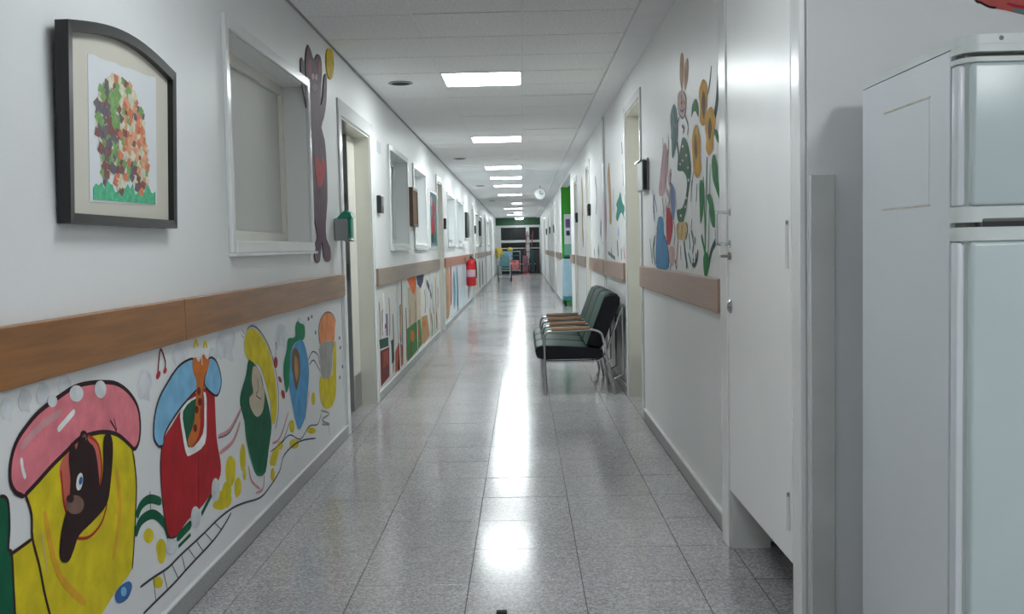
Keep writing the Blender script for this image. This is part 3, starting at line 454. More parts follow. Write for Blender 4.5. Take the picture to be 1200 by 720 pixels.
('painted_grass',None,'yellow',1,0,[(5.354,0.217),(5.341,0.213),(5.307,0.213),(5.26,0.219),(5.209,0.229),(5.164,0.241),(5.134,0.252),(5.124,0.261),(5.136,0.265),(5.168,0.265),(5.214,0.26),(5.265,0.25),(5.311,0.238),(5.343,0.227)]),
('painted_grass',None,'yellow',1,0,[(4.862,0.332),(4.855,0.319),(4.838,0.311),(4.816,0.309),(4.793,0.314),(4.773,0.323),(4.76,0.337),(4.757,0.351),(4.764,0.363),(4.78,0.372),(4.802,0.374),(4.825,0.37),(4.846,0.36),(4.859,0.346)]),
('painted_grass',None,'yellow',1,0,[(4.613,0.286),(4.607,0.278),(4.593,0.274),(4.573,0.274),(4.552,0.279),(4.534,0.286),(4.522,0.296),(4.518,0.305),(4.524,0.313),(4.538,0.317),(4.558,0.317),(4.579,0.313),(4.598,0.305),(4.61,0.295)]),
('painted_grass',None,'yellow',1,0,[(4.93,0.221),(4.92,0.217),(4.893,0.217),(4.857,0.221),(4.817,0.23),(4.782,0.24),(4.759,0.25),(4.751,0.258),(4.761,0.262),(4.786,0.262),(4.821,0.258),(4.861,0.25),(4.897,0.24),(4.922,0.229)]),
('painted_drop',None,'purple',2,0,[(5.285,0.839),(5.282,0.834),(5.275,0.83),(5.267,0.829),(5.257,0.829),(5.249,0.832),(5.244,0.837),(5.243,0.842),(5.246,0.846),(5.252,0.85),(5.261,0.851),(5.27,0.851),(5.278,0.848),(5.284,0.844)]),
('painted_drop',None,'purple',2,0,[(5.362,0.845),(5.359,0.84),(5.354,0.837),(5.347,0.835),(5.34,0.836),(5.334,0.838),(5.33,0.842),(5.329,0.847),(5.332,0.851),(5.337,0.854),(5.343,0.856),(5.351,0.856),(5.357,0.853),(5.361,0.849)]),
('painted_drop',None,'purple',2,0,[(5.447,0.749),(5.444,0.745),(5.439,0.741),(5.432,0.739),(5.424,0.74),(5.418,0.743),(5.414,0.747),(5.413,0.752),(5.416,0.757),(5.421,0.761),(5.428,0.763),(5.436,0.762),(5.442,0.759),(5.446,0.755)]),
('painted_drop',None,'purple',2,0,[(6.151,0.654),(6.148,0.65),(6.141,0.647),(6.132,0.645),(6.123,0.646),(6.115,0.649),(6.11,0.653),(6.108,0.658),(6.111,0.662),(6.118,0.666),(6.127,0.667),(6.136,0.666),(6.144,0.663),(6.15,0.659)]),
('painted_drop',None,'purple',2,0,[(6.169,0.592),(6.166,0.587),(6.159,0.583),(6.15,0.582),(6.141,0.583),(6.132,0.586),(6.127,0.591),(6.126,0.596),(6.129,0.601),(6.136,0.605),(6.145,0.606),(6.154,0.605),(6.163,0.602),(6.168,0.597)]),
('painted_drop',None,'purple',2,0,[(6.22,0.464),(6.217,0.459),(6.21,0.456),(6.201,0.455),(6.191,0.456),(6.183,0.459),(6.178,0.464),(6.177,0.47),(6.18,0.475),(6.187,0.478),(6.196,0.479),(6.205,0.478),(6.214,0.475),(6.219,0.47)]),
('painted_drop',None,'purple',2,0,[(6.115,0.41),(6.112,0.405),(6.105,0.402),(6.096,0.401),(6.087,0.402),(6.079,0.406),(6.074,0.411),(6.073,0.416),(6.076,0.421),(6.082,0.424),(6.091,0.425),(6.1,0.424),(6.109,0.42),(6.114,0.416)]),
],
'forest': [
('painted_hut',None,'darkred',1,0,[(7.854,0.39),(8.378,0.369),(8.349,0.122),(7.839,0.105)]),
('painted_roof',None,'teald',2,0,[(7.807,0.484),(8.334,0.459),(8.342,0.381),(7.846,0.407)]),
('painted_hut',None,'hutred',2,0,[(8.01,0.365),(8.298,0.351),(8.285,0.233),(8.005,0.234)]),
('painted_bird',None,'redpink',1,0,[(8.243,0.557),(8.231,0.548),(8.203,0.542),(8.164,0.541),(8.122,0.544),(8.085,0.552),(8.061,0.562),(8.054,0.573),(8.065,0.582),(8.093,0.588),(8.131,0.589),(8.173,0.586),(8.211,0.578),(8.236,0.568)]),
('painted_figure',None,'grey',1,0,[(7.964,0.698),(8.109,0.721),(8.161,0.517),(7.98,0.5)]),
('painted_figure',None,'purple',1,0,[(8.241,0.662),(8.339,0.656),(8.324,0.469),(8.226,0.478)]),
('painted_trunk',None,'bark',2,0.03,[(7.869,0.785),(7.884,0.638),(7.895,0.475)]),
('painted_trunk',None,'bark',2,0.06,[(9.349,0.902),(9.329,0.55),(9.293,0.131)]),
('painted_trunk',None,'brown',2,0.07,[(9.64,0.626),(9.649,0.388),(9.616,0.113)]),
('painted_bush',None,'rust',1,0,[(8.761,0.284),(9.065,0.345),(9.328,0.281),(9.319,0.109),(8.719,0.1)]),
('painted_bush',None,'teald',1,0,[(8.491,0.41),(8.679,0.41),(8.691,0.22),(8.512,0.206)]),
('painted_trunk',None,'tan',1,0,[(9.113,0.677),(9.267,0.687),(9.245,0.328),(9.095,0.342)]),
('painted_tiger',None,'tiger',2,0,[(9.809,0.9),(10.633,0.912),(10.599,0.783),(10.382,0.707),(10.17,0.77),(10.002,0.829)]),
('painted_tent',None,'beige',1,0,[(9.857,0.814),(11.082,0.774),(11.05,0.406),(9.865,0.419)]),
('painted_meadow',None,'meadow',2,0,[(9.69,0.414),(10.367,0.421),(10.987,0.418),(11.13,0.121),(10.284,0.099),(9.645,0.09)]),
('painted_fox',None,'tan',3,0,[(11.101,0.432),(11.758,0.409),(12.039,0.13),(11.286,0.106),(11.026,0.154)]),
('painted_fox',None,'orange',4,0,[(11.655,0.309),(11.627,0.294),(11.557,0.287),(11.46,0.287),(11.357,0.296),(11.267,0.31),(11.208,0.328),(11.191,0.345),(11.217,0.359),(11.283,0.367),(11.377,0.367),(11.48,0.359),(11.573,0.345),(11.636,0.327)]),
('painted_fox',None,'orange',3,0,[(10.332,0.286),(10.307,0.26),(10.249,0.244),(10.171,0.239),(10.09,0.247),(10.02,0.266),(9.976,0.291),(9.965,0.319),(9.989,0.344),(10.044,0.36),(10.12,0.366),(10.202,0.359),(10.274,0.34),(10.32,0.314)]),
('painted_crow',None,'navy',2,0,[(10.672,0.906),(11.505,0.9),(11.389,0.82),(11.098,0.751),(10.77,0.809)]),
('painted_reed',None,'grey',2,0.09,[(11.686,0.857),(11.831,0.489)]),
('painted_reed',None,'smear',2,0.09,[(12.061,0.845),(12.329,0.382)]),
('painted_reed',None,'teald',2,0.09,[(12.439,0.757),(12.606,0.363)]),
('painted_reed',None,'brown',2,0.09,[(12.978,0.816),(12.988,0.15)]),
('painted_reed',None,'rust',2,0.09,[(12.086,0.473),(12.25,0.111)]),
('painted_reed',None,'tan',2,0.09,[(12.686,0.436),(12.7,0.096)]),
('painted_tree',None,'white',2,0.1,[(8.112,0.846),(8.123,0.675),(8.064,0.509)]),
('painted_tree',None,'white',2,0.06,[(8.463,0.404),(8.48,0.245),(8.421,0.095)]),
('painted_tree',None,'purple',2,0.04,[(8.444,0.787),(8.472,0.621),(8.424,0.46)]),
('painted_tree',None,'bark',2,0.05,[(8.674,0.633),(8.671,0.375),(8.588,0.126)]),
('painted_tree',None,'smear',2,0.12,[(8.984,0.759),(9.004,0.592),(8.938,0.431)]),
('painted_tree',None,'white',2,0.06,[(9.581,0.865),(9.566,0.493),(9.454,0.132)]),
('painted_tree',None,'bark',2,0.03,[(9.131,0.433),(9.168,0.297),(9.115,0.171)]),
('painted_tree',None,'teald',2,0.05,[(8.112,0.287),(8.145,0.216),(8.107,0.154)]),
('painted_tree',None,'hutred',2,0.2,[(8.955,0.19),(9.026,0.144),(9.01,0.109)]),
('painted_tree',None,'fawn',2,0.1,[(9.947,0.607),(9.995,0.511),(9.937,0.424)]),
('painted_tree',None,'fawn',2,0.08,[(10.527,0.657),(10.575,0.535),(10.506,0.421)]),
('painted_tree',None,'navy',2,0.05,[(11.527,0.72),(11.595,0.575),(11.52,0.438)]),
('painted_tree',None,'navy',2,0.08,[(11.795,0.805),(12.162,0.692),(12.388,0.581)]),
('painted_tree',None,'meadow',2,0.1,[(12.275,0.386),(12.398,0.237),(12.357,0.101)]),
('painted_tree',None,'hutred',2,0.08,[(12.962,0.365),(13.077,0.237),(13.011,0.122)]),
('painted_tree',None,'umber',2,0.1,[(11.142,0.166),(11.574,0.196),(11.888,0.241)]),
('painted_tree',None,'umber',2,0.1,[(9.945,0.239),(10.01,0.171),(9.968,0.113)]),
('painted_tree',None,'rust',2,0.12,[(10.689,0.341),(10.792,0.255),(10.772,0.179)]),
('painted_tree',None,'rust',2,0.06,[(13.305,0.669),(13.39,0.529),(13.285,0.398)]),
],
'garden': [
('painted_flower',None,'gold',3,0,[(4.532,1.904),(4.443,1.925),(4.36,1.885),(4.354,1.838),(4.386,1.789),(4.367,1.748),(4.454,1.72),(4.54,1.754),(4.528,1.816),(4.557,1.868)]),
('painted_flower',None,'gold',3,0,[(4.345,1.772),(4.264,1.779),(4.207,1.746),(4.178,1.701),(4.231,1.656),(4.233,1.604),(4.314,1.577),(4.395,1.612),(4.38,1.657),(4.412,1.707)]),
('painted_flower',None,'gold',3,0,[(4.705,1.733),(4.633,1.749),(4.566,1.709),(4.524,1.656),(4.541,1.594),(4.517,1.528),(4.624,1.5),(4.717,1.543),(4.737,1.611),(4.758,1.681)]),
('flower_centre',None,'umber',4,0,[(4.445,1.875),(4.389,1.82),(4.431,1.748),(4.484,1.81)]),
('flower_centre',None,'umber',4,0,[(4.294,1.738),(4.257,1.688),(4.307,1.641),(4.341,1.691)]),
('flower_centre',None,'umber',4,0,[(4.645,1.71),(4.607,1.632),(4.642,1.587),(4.682,1.648)]),
('painted_leaf',None,'green2',2,0,[(4.76,1.798),(4.732,1.853),(4.635,1.868),(4.573,1.823),(4.576,1.775),(4.643,1.81),(4.705,1.815)]),
('painted_leaf',None,'teald',2,0,[(4.114,1.939),(4.096,1.871),(4.11,1.787),(4.177,1.716),(4.207,1.742),(4.166,1.795),(4.132,1.877)]),
('painted_stem',None,'ink',2,0.012,[(4.255,1.95),(4.299,1.883),(4.342,1.844)]),
('painted_leaf',None,'green2',2,0,[(4.202,1.675),(4.135,1.66),(4.093,1.608),(4.155,1.625)]),
('painted_stem',None,'green2',2,0.02,[(4.376,1.576),(4.409,1.36),(4.439,1.202),(4.424,1.067)]),
('painted_stem',None,'green2',2,0.016,[(4.466,1.497),(4.443,1.282),(4.434,1.123)]),
('painted_stem',None,'green2',2,0.012,[(4.304,1.539),(4.342,1.28),(4.385,1.092)]),
('painted_leaf',None,'green2',3,0,[(4.263,1.551),(4.215,1.573),(4.149,1.526),(4.126,1.451),(4.085,1.372),(4.184,1.425),(4.251,1.482)]),
('painted_leaf',None,'green2',3,0,[(4.385,1.406),(4.303,1.409),(4.233,1.36),(4.198,1.276),(4.25,1.266),(4.308,1.302),(4.337,1.365)]),
('painted_leaf',None,'green2',3,0,[(4.566,1.471),(4.489,1.482),(4.448,1.424),(4.474,1.354),(4.545,1.284),(4.563,1.366)]),
('painted_stem',None,'green2',2,0.03,[(4.534,1.235),(4.474,1.186),(4.433,1.139)]),
('painted_stem',None,'teald',2,0.03,[(4.174,1.216),(4.295,1.163),(4.381,1.084)]),
('painted_stem',None,'green2',3,0,[(4.487,1.122),(4.45,1.155),(4.39,1.155),(4.338,1.117),(4.404,1.052),(4.464,1.058)]),
('painted_stem',None,'teald',2,0.02,[(4.769,1.501),(4.8,1.401)]),
('painted_stem',None,'teald',2,0.02,[(4.626,1.475),(4.654,1.394)]),
('painted_stem',None,'teald',2,0.02,[(4.717,1.539),(4.786,1.46)]),
('painted_rabbit',None,'fawn',2,0,[(5.071,2.132),(5.014,2.152),(4.962,2.112),(4.978,2.036),(5.027,1.965),(5.089,2.038)]),
('painted_rabbit',None,'fawn',2,0,[(4.922,2.079),(4.857,2.097),(4.829,2.053),(4.865,1.983),(4.946,1.953),(4.957,2.033)]),
('rabbit_face',None,'palepink',2,0,[(5.152,1.967),(5.0,1.963),(4.901,1.911),(4.927,1.837),(5.064,1.833),(5.146,1.885)]),
('rabbit_outline',None,'mauve',3,0.012,[(5.129,1.968),(5.155,1.922),(5.119,1.863),(5.009,1.826),(4.937,1.847),(4.902,1.903),(4.963,1.947)]),
('rabbit_outline',None,'mauve',3,0.02,[(5.039,1.79),(4.975,1.773),(5.014,1.752)]),
('rabbit_outline',None,'fawn',3,0.02,[(5.056,1.952),(5.02,1.911),(5.044,1.879)]),
('painted_dress',None,'dress',3,0,[(5.196,1.603),(5.104,1.677),(5.016,1.731),(4.884,1.69),(4.798,1.588),(4.802,1.529),(4.875,1.439),(5.017,1.312),(5.188,1.316),(5.225,1.373),(5.051,1.381),(4.927,1.45),(4.911,1.519),(5.027,1.563),(5.14,1.571)]),
('dress_dot',None,'palepink',4,0,[(4.992,1.684),(5.0,1.68),(5.019,1.679),(5.039,1.683),(5.046,1.689),(5.038,1.693),(5.018,1.694),(4.999,1.69)]),
('dress_dot',None,'palepink',4,0,[(4.888,1.63),(4.896,1.626),(4.915,1.626),(4.933,1.629),(4.941,1.635),(4.933,1.639),(4.914,1.64),(4.896,1.636)]),
('dress_dot',None,'palepink',4,0,[(4.996,1.614),(5.005,1.609),(5.024,1.609),(5.044,1.613),(5.051,1.618),(5.043,1.623),(5.023,1.623),(5.004,1.619)]),
('dress_dot',None,'palepink',4,0,[(4.841,1.566),(4.848,1.562),(4.867,1.561),(4.885,1.564),(4.892,1.57),(4.884,1.574),(4.866,1.575),(4.848,1.571)]),
('dress_dot',None,'palepink',4,0,[(4.829,1.505),(4.837,1.501),(4.855,1.5),(4.873,1.503),(4.881,1.508),(4.873,1.513),(4.854,1.514),(4.836,1.51)]),
('dress_dot',None,'palepink',4,0,[(4.931,1.38),(4.939,1.376),(4.958,1.374),(4.977,1.377),(4.985,1.382),(4.977,1.387),(4.957,1.388),(4.939,1.386)]),
('dress_dot',None,'palepink',4,0,[(5.071,1.341),(5.08,1.336),(5.1,1.334),(5.12,1.337),(5.128,1.342),(5.119,1.347),(5.099,1.349),(5.079,1.346)]),
('dress_dot',None,'palepink',4,0,[(4.902,1.423),(4.91,1.418),(4.929,1.417),(4.947,1.42),(4.955,1.425),(4.947,1.43),(4.928,1.431),(4.909,1.428)]),
('dress_dot',None,'palepink',4,0,[(5.081,1.603),(5.089,1.598),(5.109,1.598),(5.129,1.602),(5.137,1.607),(5.129,1.612),(5.108,1.612),(5.088,1.609)]),
('painted_gnome',None,'slateteal',2,0,[(5.421,1.893),(5.292,1.937),(5.194,1.873),(5.173,1.76),(5.249,1.695),(5.376,1.659),(5.398,1.785)]),
('gnome_outline',None,'teald',3,0.02,[(5.292,1.932),(5.255,1.853),(5.245,1.75),(5.356,1.667)]),
('gnome_outline',None,'teald',3,0.03,[(5.199,1.727),(5.163,1.65),(5.192,1.579)]),
('painted_goose',None,'mauvepink',2,0,[(5.912,1.503),(5.81,1.632),(5.745,1.708),(5.654,1.77),(5.548,1.72),(5.543,1.611),(5.655,1.51),(5.765,1.475)]),
('goose_outline',None,'mauve',3,0.012,[(5.721,1.807),(5.708,1.715),(5.811,1.622),(5.896,1.513)]),
('goose_outline',None,'mauve',3,0.012,[(5.514,1.804),(5.501,1.715),(5.596,1.625),(5.633,1.518)]),
('painted_skirt',None,'denim',3,0,[(5.967,1.336),(5.887,1.36),(5.741,1.341),(5.713,1.248),(5.579,1.187),(5.548,1.065),(6.033,1.052),(6.06,1.187)]),
('painted_shirt',None,'crimson',3,0,[(5.616,1.397),(5.527,1.406),(5.395,1.341),(5.401,1.264),(5.511,1.192),(5.616,1.227)]),
('painted_shirt',None,'periwinkle',2,0,[(5.483,1.529),(5.325,1.5),(5.289,1.413),(5.358,1.321),(5.429,1.39)]),
('painted_trousers',None,'straw',3,0,[(5.249,1.299),(4.963,1.306),(4.912,1.274),(4.969,1.222),(5.195,1.224)]),
('painted_leg',None,'palerose',2,0,[(5.545,1.177),(5.35,1.177),(5.358,1.081),(5.518,1.098)]),
('painted_grass',None,'mauve',2,0.03,[(6.19,1.54),(6.122,1.384)]),
('painted_grass',None,'periwinkle',2,0.03,[(6.073,1.469),(6.001,1.39)]),
('painted_grass',None,'mauve',2,0.03,[(5.766,1.465),(5.704,1.35)]),
('painted_grass',None,'teald',2,0.03,[(6.351,1.232),(6.237,1.075)]),
('painted_grass',None,'slateteal',2,0.03,[(6.181,1.209),(6.26,1.097)]),
('painted_grass',None,'teald',2,0.03,[(4.973,1.151),(4.952,1.071)]),
('painted_grass',None,'teald',2,0.03,[(4.668,1.153),(4.7,1.098)]),
('painted_grass',None,'slateteal',2,0.03,[(4.861,1.247),(4.835,1.169)]),
('painted_grass',None,'teald',2,0.03,[(5.324,1.11),(5.266,1.064)]),
('painted_grass',None,'mauve',2,0.03,[(5.139,1.187),(5.115,1.113)]),
('painted_grass',None,'mauve',2,0.03,[(4.781,1.315),(4.798,1.272)]),
('painted_grass',None,'teald',2,0.03,[(4.688,1.228),(4.699,1.195)]),
('painted_grass',None,'mauve',2,0.03,[(5.414,1.582),(5.485,1.51)]),
('painted_grass',None,'palepink',2,0.03,[(5.265,1.487),(5.256,1.365)]),
('painted_grass',None,'peach',2,0.03,[(6.025,1.305),(5.998,1.251)]),
('painted_grass',None,'slateteal',2,0.03,[(4.893,1.151),(4.809,1.1)]),
('painted_grass',None,'teald',2,0.03,[(5.453,1.089),(5.488,1.059)]),
('painted_grass',None,'teald',2,0.03,[(4.757,1.127),(4.74,1.093)]),
('petal',None,'gold',3,0.035,[(4.407,1.815),(4.365,1.791)]),
('petal',None,'sun',3,0.035,[(4.423,1.795),(4.405,1.753)]),
('petal',None,'gold',3,0.035,[(4.451,1.79),(4.465,1.75)]),
('petal',None,'sun',3,0.035,[(4.478,1.803),(4.519,1.783)]),
('petal',None,'gold',3,0.035,[(4.491,1.829),(4.54,1.84)]),
('petal',None,'sun',3,0.035,[(4.484,1.854),(4.517,1.89)]),
('petal',None,'gold',3,0.035,[(4.46,1.867),(4.462,1.911)]),
('petal',None,'sun',3,0.035,[(4.43,1.862),(4.402,1.893)]),
('petal',None,'gold',3,0.035,[(4.41,1.842),(4.364,1.846)]),
('petal',None,'gold',3,0.035,[(4.242,1.679),(4.204,1.658)]),
('petal',None,'sun',3,0.035,[(4.257,1.659),(4.24,1.62)]),
('petal',None,'gold',3,0.035,[(4.283,1.654),(4.296,1.614)]),
('petal',None,'sun',3,0.035,[(4.308,1.666),(4.346,1.646)]),
('petal',None,'gold',3,0.035,[(4.32,1.69),(4.366,1.699)]),
('petal',None,'sun',3,0.035,[(4.313,1.715),(4.344,1.749)]),
('petal',None,'gold',3,0.035,[(4.291,1.728),(4.293,1.771)]),
('petal',None,'sun',3,0.035,[(4.264,1.724),(4.238,1.755)]),
('petal',None,'gold',3,0.035,[(4.245,1.705),(4.203,1.711)]),
('petal',None,'gold',3,0.035,[(4.589,1.631),(4.545,1.608)]),
('petal',None,'sun',3,0.035,[(4.607,1.609),(4.588,1.566)]),
('petal',None,'gold',3,0.035,[(4.638,1.603),(4.654,1.56)]),
('petal',None,'sun',3,0.035,[(4.667,1.616),(4.712,1.593)]),
('petal',None,'gold',3,0.035,[(4.681,1.642),(4.735,1.651)]),
('petal',None,'sun',3,0.035,[(4.673,1.669),(4.709,1.705)]),
('petal',None,'gold',3,0.035,[(4.647,1.683),(4.649,1.729)]),
('petal',None,'sun',3,0.035,[(4.615,1.679),(4.584,1.713)]),
('petal',None,'gold',3,0.035,[(4.593,1.658),(4.543,1.665)]),
('rabbit_outline',None,'mauve',4,0.014,[(5.115,1.844),(5.223,1.803),(5.204,1.745)]),
('rabbit_outline',None,'mauve',4,0.014,[(4.938,1.83),(4.853,1.768),(4.882,1.728)]),
('rabbit_outline',None,'umber',4,0.03,[(5.053,1.916),(5.032,1.9)]),
('rabbit_outline',None,'umber',4,0.03,[(4.966,1.904),(4.956,1.889)]),
('rabbit_outline',None,'mauve',4,0.012,[(5.089,1.881),(5.023,1.861),(4.957,1.866)]),
('rabbit_outline',None,'slateteal',4,0.02,[(5.21,1.82),(5.398,1.785),(5.338,1.741)]),
('rabbit_outline',None,'mauve',4,0.012,[(5.501,1.719),(5.607,1.67),(5.667,1.615)]),
('figure_line',None,'umber',4,0.012,[(5.188,1.312),(5.222,1.261),(5.184,1.214)]),
('figure_line',None,'umber',4,0.012,[(4.952,1.306),(4.896,1.27),(4.958,1.218)]),
('figure_line',None,'umber',4,0.01,[(5.074,1.295),(5.09,1.223)]),
('figure_line',None,'navy',4,0.01,[(5.967,1.336),(6.052,1.187),(6.048,1.057)]),
('figure_line',None,'navy',4,0.01,[(5.699,1.248),(5.579,1.187),(5.541,1.067)]),
('figure_line',None,'periwinkle',4,0.02,[(5.819,1.291),(5.861,1.071)]),
('figure_line',None,'palerose',4,0.03,[(5.62,1.508),(5.49,1.441),(5.574,1.406)]),
('figure_line',None,'palerose',4,0.03,[(5.412,1.601),(5.515,1.55),(5.421,1.496)]),
('figure_line',None,'palerose',4,0.025,[(5.195,1.214),(5.248,1.149),(5.296,1.073)]),
('figure_line',None,'slateteal',4,0.03,[(5.013,1.213),(4.984,1.151),(4.925,1.081)]),
('figure_line',None,'periwinkle',4,0.03,[(6.086,1.502),(6.159,1.429),(6.102,1.339)]),
('figure_line',None,'teald',4,0.025,[(6.094,1.252),(6.169,1.165),(6.112,1.066)]),
('figure_line',None,'slateteal',4,0.02,[(4.799,1.264),(4.738,1.203),(4.766,1.152)]),
('figure_line',None,'teald',4,0.02,[(4.62,1.17),(4.641,1.128),(4.71,1.095),(4.779,1.097)]),
('figure_line',None,'mauve',4,0.012,[(5.625,1.458),(5.687,1.38)]),
('figure_line',None,'mauve',4,0.012,[(5.339,1.32),(5.301,1.253),(5.35,1.187)]),
],
'jungle': [
('painted_plant',None,'straw',1,0.2,[(9.888,2.137),(9.826,1.954),(9.797,1.735)]),
('painted_plant',None,'fawn',1,0.25,[(9.303,1.932),(9.227,1.759),(9.156,1.57),(9.147,1.385)]),
('painted_plant',None,'navy',1,0.08,[(8.033,2.023),(8.0,1.923)]),
('painted_plant',None,'mauve',1,0.06,[(7.964,1.84),(7.958,1.664)]),
('painted_plant',None,'mauve',1,0.08,[(10.962,1.955),(10.772,1.746),(10.878,1.532)]),
('painted_plant',None,'mauvepink',1,0.15,[(9.805,1.696),(9.609,1.492),(9.774,1.24)]),
('painted_plant',None,'smear',1,0.2,[(8.83,1.699),(8.828,1.485)]),
('painted_plant',None,'periwinkle',1,0.2,[(10.23,1.45),(10.316,1.285)]),
('painted_plant',None,'slateteal',1,0.2,[(10.695,1.18),(10.578,1.073)]),
('painted_plant',None,'slateteal',1,0.15,[(9.766,1.28),(9.713,1.062)]),
('painted_plant',None,'teald',1,0.1,[(8.532,1.233),(8.464,1.095)]),
('painted_plant',None,'periwinkle',1,0.1,[(8.195,1.165),(8.176,1.074)]),
('painted_plant',None,'fawn',1,0.15,[(9.123,1.162),(9.057,1.071)]),
('painted_plant',None,'rosepink',1,0.1,[(7.997,1.181),(7.948,1.085)]),
('painted_plant',None,'teald',1,0.1,[(11.3,1.157),(11.227,1.066)]),
('painted_plant',None,'slateteal',1,0.06,[(9.452,1.123),(8.743,1.075)]),
('painted_plant',None,'sky',1,0.15,[(8.426,1.335),(8.384,1.266)]),
('painted_frog',None,'jade',2,0,[(8.333,1.594),(8.191,1.628),(8.057,1.54),(7.859,1.492),(7.96,1.439),(7.873,1.389),(8.15,1.462),(8.47,1.396),(8.607,1.443),(8.488,1.508),(8.572,1.545)]),
],
'bearcut': [
('body',None,'plum',0,0,[(5.297,2.123),(5.297,2.219),(5.361,2.222),(5.383,2.102),(5.461,2.016),(5.484,2.055),(5.442,2.112),(5.411,2.178),(5.434,2.272),(5.495,2.334),(5.576,2.308),(5.625,2.28),(5.681,2.296),(5.742,2.33),(5.836,2.329),(5.862,2.257),(5.8,2.112),(5.788,2.044),(5.856,2.102),(5.928,2.239),(5.998,2.241),(5.964,2.098),(5.876,1.988),(5.787,1.919),(5.873,1.851),(5.906,1.698),(5.893,1.5),(5.82,1.36),(5.825,1.272),(5.928,1.223),(5.936,1.153),(5.831,1.135),(5.738,1.165),(5.704,1.252),(5.662,1.223),(5.621,1.148),(5.545,1.134),(5.48,1.168),(5.518,1.242),(5.587,1.276),(5.513,1.372),(5.452,1.534),(5.444,1.697),(5.485,1.847),(5.511,1.904),(5.403,1.972),(5.335,2.059)]),
('heart',None,'heartred',2,0,[(5.573,1.742),(5.643,1.729),(5.703,1.697),(5.787,1.746),(5.848,1.703),(5.793,1.612),(5.662,1.561),(5.579,1.616)]),
('inner_ear',None,'rust2',2,0,[(5.461,2.232),(5.501,2.266),(5.566,2.242),(5.536,2.163),(5.468,2.17)]),
('inner_ear',None,'rust2',2,0,[(5.734,2.282),(5.803,2.304),(5.813,2.248),(5.751,2.219)]),
('eye',None,'mauvepink',2,0,[(5.627,2.183),(5.622,2.174),(5.611,2.165),(5.595,2.159),(5.579,2.157),(5.565,2.158),(5.556,2.163),(5.554,2.17),(5.559,2.179),(5.57,2.187),(5.585,2.193),(5.601,2.196),(5.615,2.195),(5.625,2.19)]),
('eye',None,'mauvepink',2,0,[(5.72,2.194),(5.714,2.185),(5.703,2.177),(5.687,2.171),(5.671,2.168),(5.656,2.169),(5.647,2.174),(5.645,2.182),(5.65,2.191),(5.661,2.199),(5.677,2.205),(5.693,2.208),(5.708,2.207),(5.717,2.202)]),
('muzzle',None,'mauve',2,0,[(5.701,2.135),(5.692,2.124),(5.669,2.112),(5.639,2.103),(5.606,2.098),(5.578,2.098),(5.559,2.103),(5.554,2.112),(5.562,2.122),(5.583,2.134),(5.613,2.143),(5.646,2.148),(5.675,2.148),(5.695,2.144)]),
],
'balloon': [
('balloon',None,'sun',0,0,[(6.012,2.382),(6.082,2.429),(6.21,2.441),(6.252,2.366),(6.181,2.272),(6.071,2.244),(6.007,2.292)]),
],
'nook': [
('red_paint',None,'nookred',1,0,[(1.26,1.857),(1.3,1.833),(1.347,1.822),(1.394,1.81),(1.452,1.806),(1.534,1.827),(1.567,1.937),(1.484,2.053),(1.322,2.034),(1.23,1.945)]),
('outline',None,'dark',2,0.006,[(1.23,1.945),(1.26,1.857),(1.277,1.845),(1.3,1.833),(1.319,1.83)]),
('blue_paint',None,'slateteal',3,0,[(1.361,1.827),(1.394,1.823),(1.422,1.818),(1.417,1.809),(1.389,1.812),(1.371,1.817)]),
('red_paint_streak',None,'crimson',3,0.008,[(1.347,1.841),(1.394,1.83),(1.44,1.838)]),
],
}
# ================================================================ STRUCTURE
# --- floor: slab, individual terrazzo tiles where they can be told apart, same grid in the material beyond
TZ = terrazzo('terrazzo_tile', False); TZF = terrazzo('terrazzo_far', True)
GROUT = mat('grout', (70, 70, 70), .8)
FY1 = 3.464+.405*20
bm = bmesh.new()
box(bm, XL+.011, XR-.012, 2.6, FY1, -.08, -.003, 0); box(bm, XL+.011, XR-.012, FY1, YE+4, -.08, 0, 1)
box(bm, -4.2, XL+.011, -3.6, YE+4, -.08, 0, 1); box(bm, XR-.012, 3.3, -3.6, YE+4, -.08, 0, 1); box(bm, XL+.011, XR-.012, -3.6, 2.6, -.08, 0, 1)
floor = tag(obj('floor', bm, [GROUT, TZF]), kind='structure')
TS = .405; tile_me = {}
def floor_tile(x0, x1, y0, y1):
    k = (round(x1-x0, 3), round(y1-y0, 3))
    if k not in tile_me:
        o = obj('floor_tile', box(bmesh.new(), 0, x1-x0, 0, y1-y0, -.012, 0, bev=.0012, seg=1), TZ, None); tile_me[k] = o.data
    else:
        o = bpy.data.objects.new('floor_tile', tile_me[k]); COL.objects.link(o)
    o.parent = floor; o.location = (x0, y0, random.uniform(-.0003, .0003))
    o.rotation_euler = (random.uniform(-.0012, .0012), random.uniform(-.0012, .0012), 0)
xs = [XL+.013] + [.19+TS*k for k in range(-3, 3)]
for r in range(-2, 20):
    y0 = 3.464+TS*r
    xe = XR-.0135
    row = [x for x in xs if x < xe] + [xe]
    for a, b in zip(row, row[1:]):
        floor_tile(a+.0013, b-.0013, y0+.0013, y0+TS-.0013)
